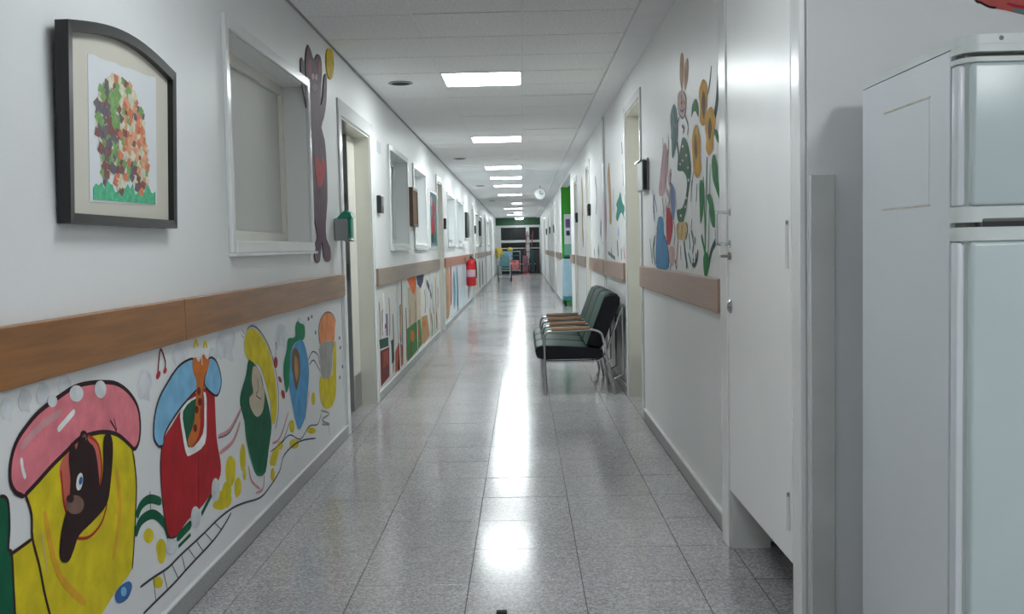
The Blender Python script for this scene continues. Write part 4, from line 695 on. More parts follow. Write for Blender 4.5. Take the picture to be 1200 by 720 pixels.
# --- ceiling: void slab, T bars, one object per mineral fibre tile, lights fill their own cell
ceiling = tag(obj('ceiling', B(-1.3, 3.4, -3.7, YE+.3, C+.012, C+.12), PLEN), kind='structure')
CX = [XL, -.5718, .0282, .642]
LIGHT_ROWS = {-5: 1, 3: 1, 10: 1, 17: 1, 21: 1, 25: 1, 31: 1, 39: .5, 46: 1, 52: .5, 57: 1}
ct_me = {}
for r in range(-6, 64):
    y0 = 5.4168+.6*r
    for c in range(3):
        if c == 1 and LIGHT_ROWS.get(r) == 1: continue
        x0, x1 = CX[c]+.004, CX[c+1]-.004
        k = (c,)
        if k not in ct_me:
            o = obj('ceiling_tile', box(bmesh.new(), 0, x1-x0, 0, .588, 0, .011, bev=.001, seg=1), CEILT); ct_me[k] = o.data
        else:
            o = bpy.data.objects.new('ceiling_tile', ct_me[k]); COL.objects.link(o)
        o.parent = ceiling; o.location = (x0, y0+.006, C+random.uniform(0, .0012))
        if random.random() < .13: o.rotation_euler = (random.choice((-1, 1))*random.uniform(.003, .006), random.uniform(-.002, .002), 0)
for x in (-.5718, .0282):
    obj('ceiling_bar', B(x-.006, x+.006, 1.8, YE, C-.003, C-.0005), TBAR, ceiling)
obj('ceiling_bar', B(XL, XL+.014, 1.8, YE, C-.006, C-.0005), mat('edge_bar_grey', (150, 152, 152), .5), ceiling)
tag(obj('trim_1', B(-1.2, 3.3, -3.6, 1.8, C-.004, C+.011), CEILS), kind='structure')
tag(obj('trim_2', B(.62, 3.3, 1.8, YN+.02, C-.004, C+.011), CEILS), kind='structure')
t3 = tag(empty('trim_3', (.72, YN, C-.012)), kind='structure')
yy = YN+.02
while yy < YE:
    y2 = min(yy+2.05, YE); obj('plaster_strip', B(.642, XR+.01, yy+.001, y2-.001, C-.014, C+.011), CEILS, t3); yy = y2
# --- left wall with its openings
OL = [(3.95, 5.40, 1.25, 2.09), (6.42, 7.62, 0, 2.07), (8.74, 10.06, 1.25, 2.07), (10.66, 11.98, 1.25, 2.07), (13.62, 14.42, 0, 2.13),
      (15.5, 17.0, 1.27, 2.03), (17.9, 19.5, 1.27, 2.03), (23.0, 23.9, 0, 2.13), (24.7, 26.2, 1.27, 2.03), (27.0, 28.5, 1.27, 2.03), (30.8, 31.7, 0, 2.13), (33, 34.5, 1.27, 2.03), (36.4, 37.4, 0, 2.13)]
wall_mesh('wall_left', XL, -1, .15, -3.6, YE+.1, C+.05, OL)
# --- right side: short wall with the near door, long wall behind it, alcove
wall_mesh('wall_right', XD, 1, .15, YN+.136, 3.955, C+.05, [(2.925, 3.82, 0, 2.17)])
OR = [(6.78, 7.74, 0, 2.2), (11.9, 12.5, 0, 2.15), (14.62, 15.2, 0, 2.15), (16.5, 20.5, 0, 2.39), (23.95, 24.6, 0, 2.13), (29.2, 30.1, 0, 2.13), (35, 36, 0, 2.13)]
wall_mesh('wall_right_far', XR, 1, .15, 3.955, YE+.1, C+.05, OR)
wall_mesh('wall_nook', YN, 1, .135, .80, 3.3, C+.05, [], xaxis=True)
tag(obj('wall_lobby', B(3.25, 3.4, -3.6, YN, 0, C+.05), WALL), kind='structure')
tag(obj('wall_back', B(-1.3, 3.4, -3.75, -3.6, 0, C+.05), WALL), kind='structure')
# alcove lined in green, dark ward behind the left door, washroom behind the right door
tag(obj('wall_alcove', box(box(box(bmesh.new(), .97, 2.1, 20.5, 20.6, 0, C+.05, 0), 2.0, 2.1, 16.4, 20.5, 0, C+.05, 1), .97, 2.1, 16.3, 16.4, 0, C+.05, 1), [GREENW, WALL]), kind='structure')
tag(obj('trim_4', B(XR+.001, .9695, 20.486, 20.4995, 0, 2.388), GREENW), kind='structure')
tag(obj('ceiling_alcove', B(.96, 2.1, 16.3, 20.6, C+.05, C+.1), CEILS), kind='structure')
tag(obj('wall_ward', box(box(box(bmesh.new(), -4.1, -4.0, 5, 12.5, 0, 2.6), -4, XL-.15, 5, 5.1, 0, 2.6), -4, XL-.15, 12.4, 12.5, 0, 2.6), ROOMW), kind='structure')
tag(obj('ceiling_ward', B(-4.1, XL-.15, 5, 12.5, 2.6, 2.7), ROOMW), kind='structure')
tag(obj('wall_washroom', box(box(box(bmesh.new(), 2.2, 2.3, 2.92, 5.4, 0, 2.6), XD+.15, 2.3, 5.3, 5.4, 0, 2.6), XD+.15, 1.35, 3.9, 3.98, 0, 2.6), WALL), kind='structure')
tag(obj('ceiling_washroom', B(XD+.15, 2.3, 2.9, 5.4, 2.6, 2.7), WALL), kind='structure')
# skirtings: grey terrazzo, top strip coloured pale for the light it catches, between the doorways
def skirting(name, X, d, segs):
    r = empty(name, (X, segs[0][0], 0), kind='structure')
    for a, b in segs:
        x = sorted((X, X+d*.012)); x2 = sorted((X, X+d*.016))
        s = obj('skirting', B(*x, a, b, 0, .068), SKIRT, r); obj('skirting_lit_top', B(*x2, a, b, .0685, .08, bev=.002, seg=1), SKCAP, s)
skirting('baseboard_left', XL, 1, [(-3.6, 6.30), (7.72, 13.52), (14.52, 22.9), (24.0, 30.7), (31.8, 36.3), (37.5, YE)])
skirting('baseboard_right', XR, -1, [(3.97, 6.70), (7.82, 11.82), (12.58, 14.54), (15.28, 16.5), (20.5, 23.87), (24.68, 29.1), (30.2, 34.9), (36.1, YE)])
# --- windows on the left: moulding, recessed panel
def window(n, y0, y1, z0, z1, pm_, mull=None):
    w_ = .05; X0, X1 = XL+.0, XL+.018
    bm = bmesh.new()
    box(bm, X0, X1, y0-w_, y0, z0-w_, z1+w_, bev=.004, seg=1); box(bm, X0, X1, y1, y1+w_, z0-w_, z1+w_, bev=.004, seg=1)
    box(bm, X0, X1, y0, y1, z1, z1+w_, bev=.004, seg=1); box(bm, X0, X1+.004, y0, y1, z0-w_, z0, bev=.004, seg=1)
    r = tag(obj('window_%d' % n, bm, WALLG), kind='structure')
    obj('window_lip', B(X0, X1+.014, y0-w_, y1+w_, z0-w_-.012, z0-w_), WALLG, r)
    obj('pane', B(XL-.149, XL-.14, y0, y1, z0, z1), pm_, r)
    bm = bmesh.new()
    for a, b, c, e in ((y0, y0+.05, z0, z1), (y1-.05, y1, z0, z1), (y0+.05, y1-.05, z0, z0+.05), (y0+.05, y1-.05, z1-.05, z1)): box(bm, XL-.139, XL-.118, a, b, c, e)
    obj('sash', bm, CREAM if n == 1 else WALLG, r)
    return r
for n, (k, m_) in enumerate(zip((0, 2, 3, 5, 6, 8, 9, 11), (BLIND, BLINDG, BLINDG, BLINDB, BLINDB, BLINDG, BLINDB, BLINDG))): window(n+1, *OL[k], m_)
# --- doors
def door_frame(n, X, d, y0, y1, zt, w_=.08, m=None, proud=.012):
    """moulding round an opening on the wall face X; d points into the corridor"""
    x = sorted((X, X+d*proud)); bm = bmesh.new()
    box(bm, *x, y0-w_, y0, 0, zt+w_, bev=.003, seg=1); box(bm, *x, y1, y1+w_, 0, zt+w_, bev=.003, seg=1); box(bm, *x, y0, y1, zt, zt+w_, bev=.003, seg=1)
    r = tag(obj('door_%d' % n, bm, m or WALLG), kind='structure')
    xi = sorted((X-d*.001, X-d*.145)); bm = bmesh.new()
    box(bm, *xi, y0+.0005, y0+.014, 0, zt); box(bm, *xi, y1-.014, y1-.0005, 0, zt); box(bm, *xi, y0+.014, y1-.014, zt-.014, zt-.0005)
    obj('jamb', bm, CREAM, r)
    return r
def leaf(r, X, y0, y1, z0, z1, d, hy, m=CREAM, kick=True):
    x = sorted((X, X-d*.04))
    l = obj('door_leaf', B(*x, y0, y1, z0, z1, bev=.002, seg=1), m, r)
    bm = bmesh.new(); cyl(bm, (X, hy, 1.02), (X+d*.05, hy, 1.02), .011, 10); s = 1 if hy < (y0+y1)/2 else -1
    cyl(bm, (X+d*.05, hy-.008*s, 1.02), (X+d*.05, hy+.11*s, 1.02), .009, 10)
    obj('door_handle', bm, STEEL, l, True)
    if kick: xk = sorted((X+d*.0005, X+d*.002)); obj('kick_plate', B(*xk, y0+.01, y1-.01, z0+.01, z0+.3), KICK, l)
    return l
d1 = door_frame(1, XL, 1, 6.42, 7.62, 2.07, w_=.1)
l = obj('door_leaf', B(XL-.155, XL-.112, 7.30, 7.604, .008, 2.05, bev=.002, seg=1), CREAM, d1)
obj('kick_plate', B(XL-.112, XL-.1095, 7.305, 7.6, .012, .26), KICK, l)
obj('edge_strip', B(XL-.153, XL-.114, 7.297, 7.2995, .01, 2.05), GREYP, l)
bm = bmesh.new(); box(bm, XL-.147, XL-.12, 7.294, 7.2968, .98, 1.10); box(bm, XL-.147, XL-.12, 7.294, 7.2968, 1.55, 1.62)
obj('strike_plate', bm, STEEL, l)
for n, k in ((2, 4), (3, 7), (4, 10), (5, 12)):
    o_ = OL[k]; r = door_frame(n, XL, 1, o_[0], o_[1], o_[3]); leaf(r, XL-.10, o_[0]+.016, o_[1]-.016, .008, o_[3]-.016, 1, o_[0]+.1)
# the near door on the right: gloss leaf hung clear of the floor, proud far jamb
r = tag(empty('door_6', (XD, 3.4, 0)), kind='structure')
obj('jamb', B(XD-.014, XD+.14, 3.822, 3.95, 0, 2.26, bev=.004, seg=1), WALLG, r)
obj('jamb', B(XD-.004, XD+.14, 2.79, 2.922, 0, 2.26, bev=.004, seg=1), WALLG, r)
obj('jamb', B(XD-.014, XD+.14, 2.922, 3.822, 2.172, 2.26, bev=.004, seg=1), WALLG, r)
obj('corner_strip', B(XD-.022, XD-.0045, 2.785, 2.868, 0, 2.26, bev=.003, seg=1), WALLG, r)
l = obj('door_leaf', B(XD-.008, XD+.034, 2.926, 3.818, .232, 2.168, bev=.003, seg=2), DOORW, r)
bm = bmesh.new(); xh = XD-.008
tube(bm, fillet([(xh, 3.775, 1.315), (xh-.052, 3.775, 1.315), (xh-.052, 3.775, 1.195), (xh, 3.775, 1.195)], .012), .006, 8)
for z in (1.315, 1.195): cyl(bm, (xh, 3.775, z), (xh-.004, 3.775, z), .014, 12)
obj('pull_handle', bm, CHROME, l, True)
bm = bmesh.new(); cyl(bm, (xh, 3.77, 1.148), (xh-.012, 3.77, 1.148), .014, 14); cyl(bm, (xh-.012, 3.77, 1.148), (xh-.032, 3.77, 1.148), .006, 8); box(bm, xh-.04, xh-.03, 3.755, 3.785, 1.143, 1.153, bev=.002, seg=1)
obj('thumb_turn', bm, STEEL, l, True)
bm = bmesh.new(); lathe(bm, [(.026, 0), (.026, -.004), (.018, -.012), (.008, -.014)], (xh, 3.77, .956), 16, 'X'); obj('escutcheon', bm, CHROME, l, True)
for z0, z1 in ((1.12, 1.25), (.325, .43)):
    h = obj('hinge', tube(bmesh.new(), [(xh-.004, 2.955, z0), (xh-.004, 2.955, z1)], .006, 8), WALLG, l, True)
    obj('hinge_pin', tube(bmesh.new(), [(xh-.004, 2.955, z1), (xh-.004, 2.955, z1+.012)], .0045, 8), STEEL, h)
r7 = door_frame(7, XR, -1, 6.78, 7.74, 2.2, w_=.055, m=WALLG); leaf(r7, XR+.11, 6.796, 7.724, .008, 2.184, -1, 6.9)
for n, k in ((8, 1), (9, 2), (10, 4), (11, 5), (12, 6)):
    o_ = OR[k]; r = door_frame(n, XR, -1, o_[0], o_[1], o_[3], w_=.07); leaf(r, XR+.10, o_[0]+.016, o_[1]-.016, .008, o_[3]-.016, -1, o_[0]+.1)
# --- far end: glazed partition with a green header
r = tag(empty('window_9', (-.2, YE, 0)), kind='structure')
obj('header', B(XL, XR, YE-.02, YE+.1, 2.13, C+.01), HDGREEN, r)
bm = bmesh.new()
for z0, z1 in ((2.03, 2.13), (1.36, 1.47), (1.085, 1.13), (.39, .42)): box(bm, XL, XR, YE-.05, YE+.03, z0, z1, bev=.006, seg=1)
for x0, x1 in ((XL, -.93), (.18, .33), (.77, XR)): box(bm, x0, x1, YE-.055, YE+.035, 0, 2.1, bev=.006, seg=1)
obj('sash', bm, ALU, r)
for x0, x1, z0, z1, m_ in ((-.93, .18, 1.47, 2.03, DGLASS), (.33, .77, 1.47, 2.03, DGLASS), (-.93, .18, 1.13, 1.36, DGLASS), (.33, .77, 1.13, 1.36, DGLASS), (-.93, .18, .42, 1.085, DTEAL), (.33, .77, .42, 1.085, DTEAL), (-.93, .18, .0, .39, DTEAL), (.33, .77, .0, .39, DGLASS)):
    obj('pane', B(x0, x1, YE-.012, YE+.004, z0, z1), m_, r)
tag(obj('wall_end', B(-1.4, 1.1, YE+.12, YE+.25, 0, C+.1), ROOMW), kind='structure')
# ================================================================ LIGHTS
names = {-5: 'ceiling light panel overhead, nearer than all the panels seen glowing ahead', 3: 'largest glowing ceiling light panel, nearest one in view', 10: 'second glowing ceiling light panel, beyond the round dark vent row', 17: 'third glowing ceiling light panel, first of the close bunch', 21: 'fourth glowing ceiling light panel along the corridor', 25: 'fifth glowing ceiling light panel along the corridor', 31: 'sixth glowing ceiling light panel, left of the hanging clock', 39: 'seventh ceiling light, half width panel hugging the centre line', 46: 'eighth glowing ceiling light panel, full width near far end', 52: 'ninth ceiling light, half width panel near the far end', 57: 'farthest rectangular ceiling light panel before the round lamp'}
def panel_light(x0, x1, y0, y1, label, group='glowing ceiling light panels', C=C, dm=DIFF):
    t = empty('ceiling_light', ((x0+x1)/2, (y0+y1)/2, C), label, 'light', group)
    bm = bmesh.new(); e = .012
    for a in ((x0, x1, y0, y0+e), (x0, x1, y1-e, y1), (x0, x0+e, y0+e, y1-e), (x1-e, x1, y0+e, y1-e)): box(bm, *a, C-.006, C+.010)
    obj('frame', bm, TBAR, t); obj('diffuser', B(x0+e, x1-e, y0+e, y1-e, C-.001, C+.008), dm, t)
for k, f_ in LIGHT_ROWS.items():
    y0 = 5.4168+.6*k
    if f_ == 1: panel_light(CX[1]+.004, CX[2]-.004, y0+.004, y0+.596, names[k], dm=DIFFD if k == -5 else DIFF)
    else:
        tl = panel_light(CX[2]-.3, CX[2]-.012, y0+.15, y0+.44, names[k]) if False else None
        t = empty('ceiling_light', (CX[2]-.15, y0+.3, C), names[k], 'light', 'glowing ceiling light panels')
        obj('frame', B(CX[2]-.3, CX[2]-.012, y0+.02, y0+.58, C-.012, C-.0015), TBAR, t); obj('diffuser', B(CX[2]-.29, CX[2]-.022, y0+.03, y0+.57, C-.02, C-.0125), DIFF, t)
panel_light(1.29, 1.59, -1.0, .2, 'lobby ceiling light panel behind the viewpoint, above the fridge side', 'lobby ceiling lights', C-.016, DIFFL)
t = empty('ceiling_light', (-.09, 43.2, C), 'round white dome lamp glowing at the far end of ceiling', 'light')
obj('base', lathe(bmesh.new(), [(.2, 0), (.21, -.03), (.19, -.034)], (-.09, 43.2, C-.002), 20), WHITEP, t, True)
obj('dome', lathe(bmesh.new(), [(.185, -.036), (.17, -.07), (.12, -.095), (.04, -.105)], (-.09, 43.2, C-.001), 20), DIFF, t, True)
for i, (x, y, lb) in enumerate(((-.9, 7.6, 'largest dark round ceiling vent, left of the nearest light panel'), (-.86, 14.1, 'second dark round ceiling vent, left of the third light panel'), (-.84, 20.5, 'third dark round ceiling vent, small, left of the bunched lights'), (-.8, 27.3, 'farthest and smallest dark round ceiling vent on the left'))):
    t = empty('ceiling_vent', (x, y, C), lb, 'vent', 'round ceiling vents')
    obj('rim', lathe(bmesh.new(), [(.09, 0), (.095, -.006), (.075, -.009), (.07, -.004)], (x, y, C-.001), 24), GREYP, t, True)
    obj('grille', lathe(bmesh.new(), [(.072, -.0055), (.06, -.0105), (.03, -.011)], (x, y, C-.001), 24), RUBBER, t, True)
# ================================================================ WALL RAILS
def rail(label, X, d, segs, m, z0=.912, z1=1.052, th=.028):
    t = empty('wall_rail', (X, segs[0][0], (z0+z1)/2), label, 'wall rail', 'wooden wall rails')
    for a, b in segs:
        x = sorted((X+d*.001, X+d*th)); obj('board', B(*x, a, b, z0, z1, bev=.004, seg=2), m, t)
    return t
rail('long honey brown varnished wood wall rail, nearest on left under framed picture', XL, 1, [(-3.55, 3.282), (3.284, 6.27)], WOOD)
rail('taupe wall rail on left under the two frosted windows', XL, 1, [(7.74, 13.52)], WOODG)
rail('reddish brown wall rail on left behind the red fire extinguisher', XL, 1, [(14.52, 20.9)], WOODO)
rail('short grey brown wall rail on left just past the extinguisher', XL, 1, [(20.95, 22.9)], WOODG)
rail('distant grey brown wall rail on left before the last doors', XL, 1, [(24.0, 27.3), (27.35, 30.7)], WOODG)
rail('farthest wall rail on left beside the yellow bag', XL, 1, [(31.8, 36.3)], WOODG)
rail('pinkish brown wall rail on right under the sunflower mural', XR, -1, [(4.03, 6.72)], WOODR)
rail('brown wall rail on right behind the green chairs, split by a conduit', XR, -1, [(7.8, 9.66), (9.76, 11.82)], WOODR)
rail('grey brown wall rail on right between two far doorways', XR, -1, [(12.58, 14.54)], WOODG)
rail('short wall rail on right at the corner of green alcove', XR, -1, [(15.3, 16.45)], WOODG)
rail('distant wall rail on right just past the green alcove', XR, -1, [(20.6, 23.86)], WOODG)
rail('more distant wall rail on right between the last doors', XR, -1, [(24.7, 29.1)], WOODG)
rail('farthest wall rail on right near the end partition', XR, -1, [(30.3, 34.8)], WOODG)
t = empty('conduit', (XR, 9.71, 0), 'thin white conduit pipe running down wall behind the chairs', 'pipe')
obj('pipe', B(XR-.02, XR-.001, 9.67, 9.73, .085, 2.44, bev=.004, seg=1), WALLG, t); obj('clip', B(XR-.024, XR-.0205, 9.66, 9.74, 1.2, 1.23), WALLG, t)
# ================================================================ MURALS
def board(name, X, d, y0, y1, z0, z1, m, label, cat='mural'):
    x = sorted((X+d*.001, X+d*.006))
    o = obj(name, B(*x, y0, y1, z0, z1), m); return tag(o, label, cat)
b1 = board('mural_panel', XL, 1, 1.2, 6.24, .082, .911, MURB, 'long painted mural of a colourful animal train under the honey wood rail')
obj('edge_strip', B(XL+.001, XL+.012, 6.242, 6.262, .082, .911), WALLG, b1); paint('train', b1, 'L', .006)
b2 = board('mural_panel', XL, 1, 7.76, 13.4, .082, .911, FMUR, 'forest mural with tiger, tent and huts under the taupe rail')
paint('forest', b2, 'L', .006)
for y in (9.02, 10.55, 12.1): obj('batten', B(XL+.012, XL+.016, y, y+.035, .082, .911), WALLG, b2)
b3 = board('mural_panel', XL, 1, 14.6, 22.8, .082, .911, BLINDB, 'pale blue and white mural panel behind the red fire extinguisher')
for y0, y1, z0, z1, c in ((14.7, 15.5, .15, .9, 'fawn'), (15.6, 16.0, .3, .9, 'rust'), (16.3, 16.7, .2, .8, 'slateteal'), (17.2, 17.5, .1, .85, 'navy'), (16.8, 17.1, .3, .8, 'sky'), (20.6, 21.2, .15, .85, 'brown'), (21.5, 22.2, .3, .85, 'tan'), (21.3, 21.45, .2, .8, 'teald')):
    bm = bmesh.new(); flat_poly(bm, smoothpoly([(y0, z0), (y0+.05, (z0+z1)/2), (y0+.1, z1), (y1-.05, z1-.05), (y1, (z0+z1)/2), (y1-.1, z0+.03)]), on_wall('L', .0075)); obj('painted_tree', bm, pm(c), b3)
b4 = board('mural_panel', XL, 1, 24.1, 30.6, .082, .911, MURB, 'distant pale mural panel low on left wall, past the extinguisher')
for y0, c in ((24.4, 'straw'), (26, 'slateteal'), (28, 'mauve')):
    bm = bmesh.new(); flat_poly(bm, smoothpoly([(y0, .2), (y0+.2, .8), (y0+.7, .7), (y0+.6, .15)]), on_wall('L', .0075)); obj('painted_bush', bm, pm(c), b4)
g1 = empty('wall_mural', (XR, 5.0, 1.06), 'mural of sunflowers and a rabbit painted above the pinkish brown rail', 'mural'); paint('garden', g1, 'R', .0003)
g2 = empty('wall_mural', (XR, 9.0, 1.06), 'faded jungle mural with a green frog above the chairs', 'mural'); paint('jungle', g2, 'R', .0003)
g3 = empty('wall_mural', (1.35, YN, 1.82), 'red and pink painted shape high on wall above the fridge', 'mural'); paint('nook', g3, 'N', .0003)
g4 = empty('wall_mural', (XR, 13.4, 1.2), 'faint brown painted stalk on right wall between far doorways', 'mural')
bm = bmesh.new(); ribbon(bm, smoothpoly([(13.2, 1.2), (13.4, 1.5), (13.25, 1.75), (13.4, 2.1)], False, 4), .22, on_wall('R', .0012)); obj('painted_stalk', bm, pm('fawn'), g4)
# plum bear cut-out and yellow balloon cut-out on the left wall
def cutout(key, name, label, cat):
    nm, par, col, lay, wd, pts = PAINT[key][0]
    bm = bmesh.new(); flat_poly(bm, smoothpoly(pts, True, 2), on_wall('L', .001), .006)
    o = tag(obj(name, bm, pm(col)), label, cat)
    paint(key, o, 'L', .0068); return o
cutout('bearcut', 'bear_cutout', 'tall plum coloured bear cutout with a red heart, arms raised beside window', 'wall decoration')
cutout('balloon', 'balloon_cutout', 'small yellow oval cutout high on wall by the bear', 'wall decoration')
# ================================================================ FRAMED PICTURES
def picture_near():
    t = empty('framed_picture', (XL, 2.83, 1.29), 'black framed drawing of a patchwork shape over green grass, nearest on left', 'picture')
    y0, y1, z0, zs, rise = 2.455, 3.215, 1.285, 1.785, .045
    tilt = lambda z: .004 + (z-z0)*.035
    n = 14
    def arc(a0, a1, zz, rs): return [(a0+(a1-a0)*k/n, zz+rs*math.sin(math.pi*k/n)) for k in range(n+1)]
    outer = [(y0, z0), (y1, z0)] + arc(y1, y0, zs, rise)
    i_ = .026
    inner = [(y0+i_, z0+i_), (y1-i_, z0+i_)] + arc(y1-i_, y0+i_, zs-i_, rise)
    bm = bmesh.new(); N = len(outer)
    def ring(pts, e): return [bm.verts.new((XL+tilt(z)+e, y, z)) for y, z in pts]
    ob, of, inf, inb = ring(outer, 0), ring(outer, .034), ring(inner, .032), ring(inner, .012)
    for A, D in ((ob, of), (of, inf), (inf, inb)):
        for k in range(N): bm.faces.new((A[k], A[(k+1) % N], D[(k+1) % N], D[k]))
    bm.faces.new(ob)
    obj('frame', bm, BLACK, t)
    def sheet(name, pts, e, m, par=t):
        bm = bmesh.new(); f = lambda y, z, k=0: Vector((XL+tilt(z)+e+k, y, z)); flat_poly(bm, pts, f, .001); return obj(name, bm, m, par)
    mb = sheet('mount_board', inner, .013, MATB)
    p = [(2.605, 1.345), (3.085, 1.355)]
    top = [(3.085-.0343*k, 1.748-.0012*k+random.uniform(-.003, .003)) for k in range(15)]
    ar = sheet('drawing', p+top, .0145, PAPER)
    gr = [(2.625, 1.352), (3.07, 1.358)]
    for k in range(26): gr.append((3.07-k*.0178, 1.392+random.uniform(-.015, .022)))
    sheet('drawn_grass', gr, .016, mat('crayon_green', (88, 182, 140), .8, var=.25, scale=40), ar)
    body = smoothpoly([(2.655, 1.53), (2.65, 1.60), (2.68, 1.655), (2.74, 1.695), (2.82, 1.705), (2.89, 1.69), (2.95, 1.645), (2.99, 1.58), (3.01, 1.50), (3.01, 1.44), (2.995, 1.39), (2.93, 1.395), (2.90, 1.42), (2.85, 1.42), (2.83, 1.385), (2.78, 1.385), (2.765, 1.44), (2.735, 1.42), (2.70, 1.40), (2.675, 1.45), (2.665, 1.51)])
    cols = ['pt_orange', 'pt_brown', 'pt_cream', 'pt_green', 'pt_mauve', 'pt_peach']; cm_ = [mat(k, c, .8, var=.2, scale=50) for k, c in zip(cols, ((208, 126, 96), (132, 92, 88), (206, 204, 182), (126, 164, 104), (112, 104, 112), (214, 160, 126)))]
    def inside(q):
        r_ = False
        for k in range(len(body)):
            (a, b), (c, d) = body[k-1], body[k]
            if (b > q[1]) != (d > q[1]) and q[0] < (c-a)*(q[1]-b)/(d-b)+a: r_ = not r_
        return r_
    sheet('drawn_shape', body, .0155, mat('pt_ground', (206, 202, 184), .8, var=.2, scale=40), ar)
    bm = bmesh.new(); s = .024
    for i in range(16):
        for j in range(16):
            cy, cz = 2.645+i*s+(j % 2)*s/2+random.uniform(-.006, .006), 1.385+j*.0205+random.uniform(-.005, .005)
            if not inside((cy, cz)): continue
            r0 = random.uniform(0, .8); w1, w2 = random.uniform(.7, 1.1), random.uniform(.65, 1.0)
            pts = [(cy+s*w1*math.cos(a)+random.uniform(-.003, .003), cz+.02*w2*math.sin(a)+random.uniform(-.002, .002)) for a in [r0+k*math.pi/2 for k in range(4)]]; e_ = random.uniform(0, .0008)
            if 2.735 < cy < 2.80 and 1.56 < cz < 1.67: mi = 3
            elif 2.72 < cy < 2.80 and 1.44 < cz < 1.57: mi = random.choice((4, 1, 3))
            elif cy < 2.73: mi = random.choice((4, 3, 4, 1))
            else: mi = random.choice((0, 0, 1, 2, 2, 3, 5, 5, 4))
            vs = [bm.verts.new((XL+tilt(z)+.0165+e_, y, z)) for y, z in pts]; bm.faces.new(vs).material_index = mi
    o = obj('drawn_patches', bm, cm_, ar); tag(o, kind='stuff')
    obj('glass', B(XL+.001, XL+.0025, 2.8, 2.9, 1.32, 1.36), BLACK, t).name = 'hanger'
picture_near()
def small_picture(name, label, y0, y1, z0, z1, th, mf, mp, blobs=()):
    t = empty(name, (XL, (y0+y1)/2, z0), label, 'picture')
    bm = bmesh.new(); e = .03
    for a in ((y0, y1, z0, z0+e), (y0, y1, z1-e, z1), (y0, y0+e, z0+e, z1-e), (y1-e, y1, z0+e, z1-e)): box(bm, XL+.001, XL+th, *a)
    obj('frame', bm, mf, t); c = obj('print', B(XL+.001, XL+th-.008, y0+e, y1-e, z0+e, z1-e), mp, t)
    for (a, b, r1, r2, k) in blobs:
        bm = bmesh.new(); flat_poly(bm, [(a+r1*math.cos(q*.5236), b+r2*math.sin(q*.5236)) for q in range(12)], on_wall('L', th-.0075)); obj('printed_shape', bm, pm(k), c)
small_picture('framed_picture', 'brown wooden picture seen edge-on between the two frosted windows', 10.13, 10.60, 1.43, 1.83, .055, mat('dark_wood', (92, 66, 48), .4, var=.2), pm('brown'))
small_picture('framed_picture', 'bright red, white and blue picture just before the second left door', 12.35, 13.42, 1.2, 1.94, .02, WALLG, pm('slateteal'), ((12.8, 1.5, .28, .14, 'redpink'), (12.95, 1.72, .2, .1, 'crimson'), (12.7, 1.33, .2, .07, 'navy'), (13.1, 1.35, .15, .09, 'green2'), (12.65, 1.8, .12, .07, 'mauvepink')))
small_picture('wall_frame', 'narrow dark frame on left wall above the fire extinguisher', 20.2, 20.9, 1.4, 1.92, .05, DARKP, DARKP)
small_picture('wall_frame', 'tiny dark frame on far left wall past the pale blue windows', 26.4, 26.9, 1.5, 1.9, .06, DARKP, DARKP)
# ================================================================ WALL DEVICES
t = empty('soap_dispenser', (XL, 6.17, 1.25), 'grey and teal hand sanitiser dispenser on wall edge by the first door', 'dispenser')
bm = bmesh.new(); box(bm, XL+.002, XL+.086, 6.10, 6.22, 1.262, 1.40, bev=.006, seg=2); obj('body', bm, GREYP, t)
bm = bmesh.new()
vs = [(XL+.02, 1.4005), (XL+.115, 1.4005), (XL+.105, 1.43), (XL+.08, 1.447), (XL+.06, 1.44)]
A = [bm.verts.new((x, 6.095, z)) for x, z in vs]; D = [bm.verts.new((x, 6.225, z)) for x, z in vs]
bm.faces.new(A); bm.faces.new(D[::-1])
for k in range(5): bm.faces.new((A[k], A[(k+1) % 5], D[(k+1) % 5], D[k]))
obj('lid', bm, TEALP, t)
obj('front_cover', B(XL+.0865, XL+.105, 6.11, 6.21, 1.275, 1.40, bev=.004, seg=1), TEALP, t); obj('drip_lip', B(XL+.06, XL+.12, 6.11, 6.21, 1.255, 1.2615), GREYP, t)
def reader(side, y, z, label, dark=DARKP, w_=.11, h=.14, th=.035, grp='access control pads', plate=True):
    X = XL if side == 'L' else XR; d = 1 if side == 'L' else -1
    t = empty('access_pad', (X, y, z), label, 'keypad', grp)
    x = sorted((X+d*.001, X+d*th)); obj('housing', B(*x, y-w_/2, y+w_/2, z-h/2, z+h/2, bev=.006, seg=2), dark, t)
    x = sorted((X+d*(th+.0005), X+d*(th+.004))); obj('face', B(*x, y-w_*.36, y+w_*.36, z-h*.1, z+h*.4), STEEL if plate else dark, t)
reader('L', 8.02, 1.565, 'black keypad on white wall before first frosted window', w_=.16)
reader('L', 14.75, 1.56, 'black keypad just past the second left door', plate=False, h=.16)
reader('L', 24.3, 1.63, 'tiny dark keypad on left wall above distant rail', plate=False, h=.2, w_=.2)
reader('R', 11.78, 1.615, 'black keypad on right wall above the chairs', plate=False)
reader('R', 14.5, 1.6, 'smaller black keypad on right wall before green alcove', plate=False)
reader('R', 24.75, 1.62, 'tiny dark keypad on right wall past green alcove', plate=False, h=.2, w_=.2)
reader('R', 28.5, 1.64, 'second tiny dark keypad on right wall past alcove', plate=False, h=.2, w_=.2)
reader('R', 32.4, 1.65, 'farthest tiny dark keypad on right wall', plate=False, h=.2, w_=.2)
t = empty('card_reader', (XR, 6.5, 1.63), 'steel and black card terminal on right wall beside sunflower mural', 'terminal')
obj('back_plate', B(XR-.012, XR-.001, 6.36, 6.66, 1.55, 1.75, bev=.003, seg=1), STEEL, t)
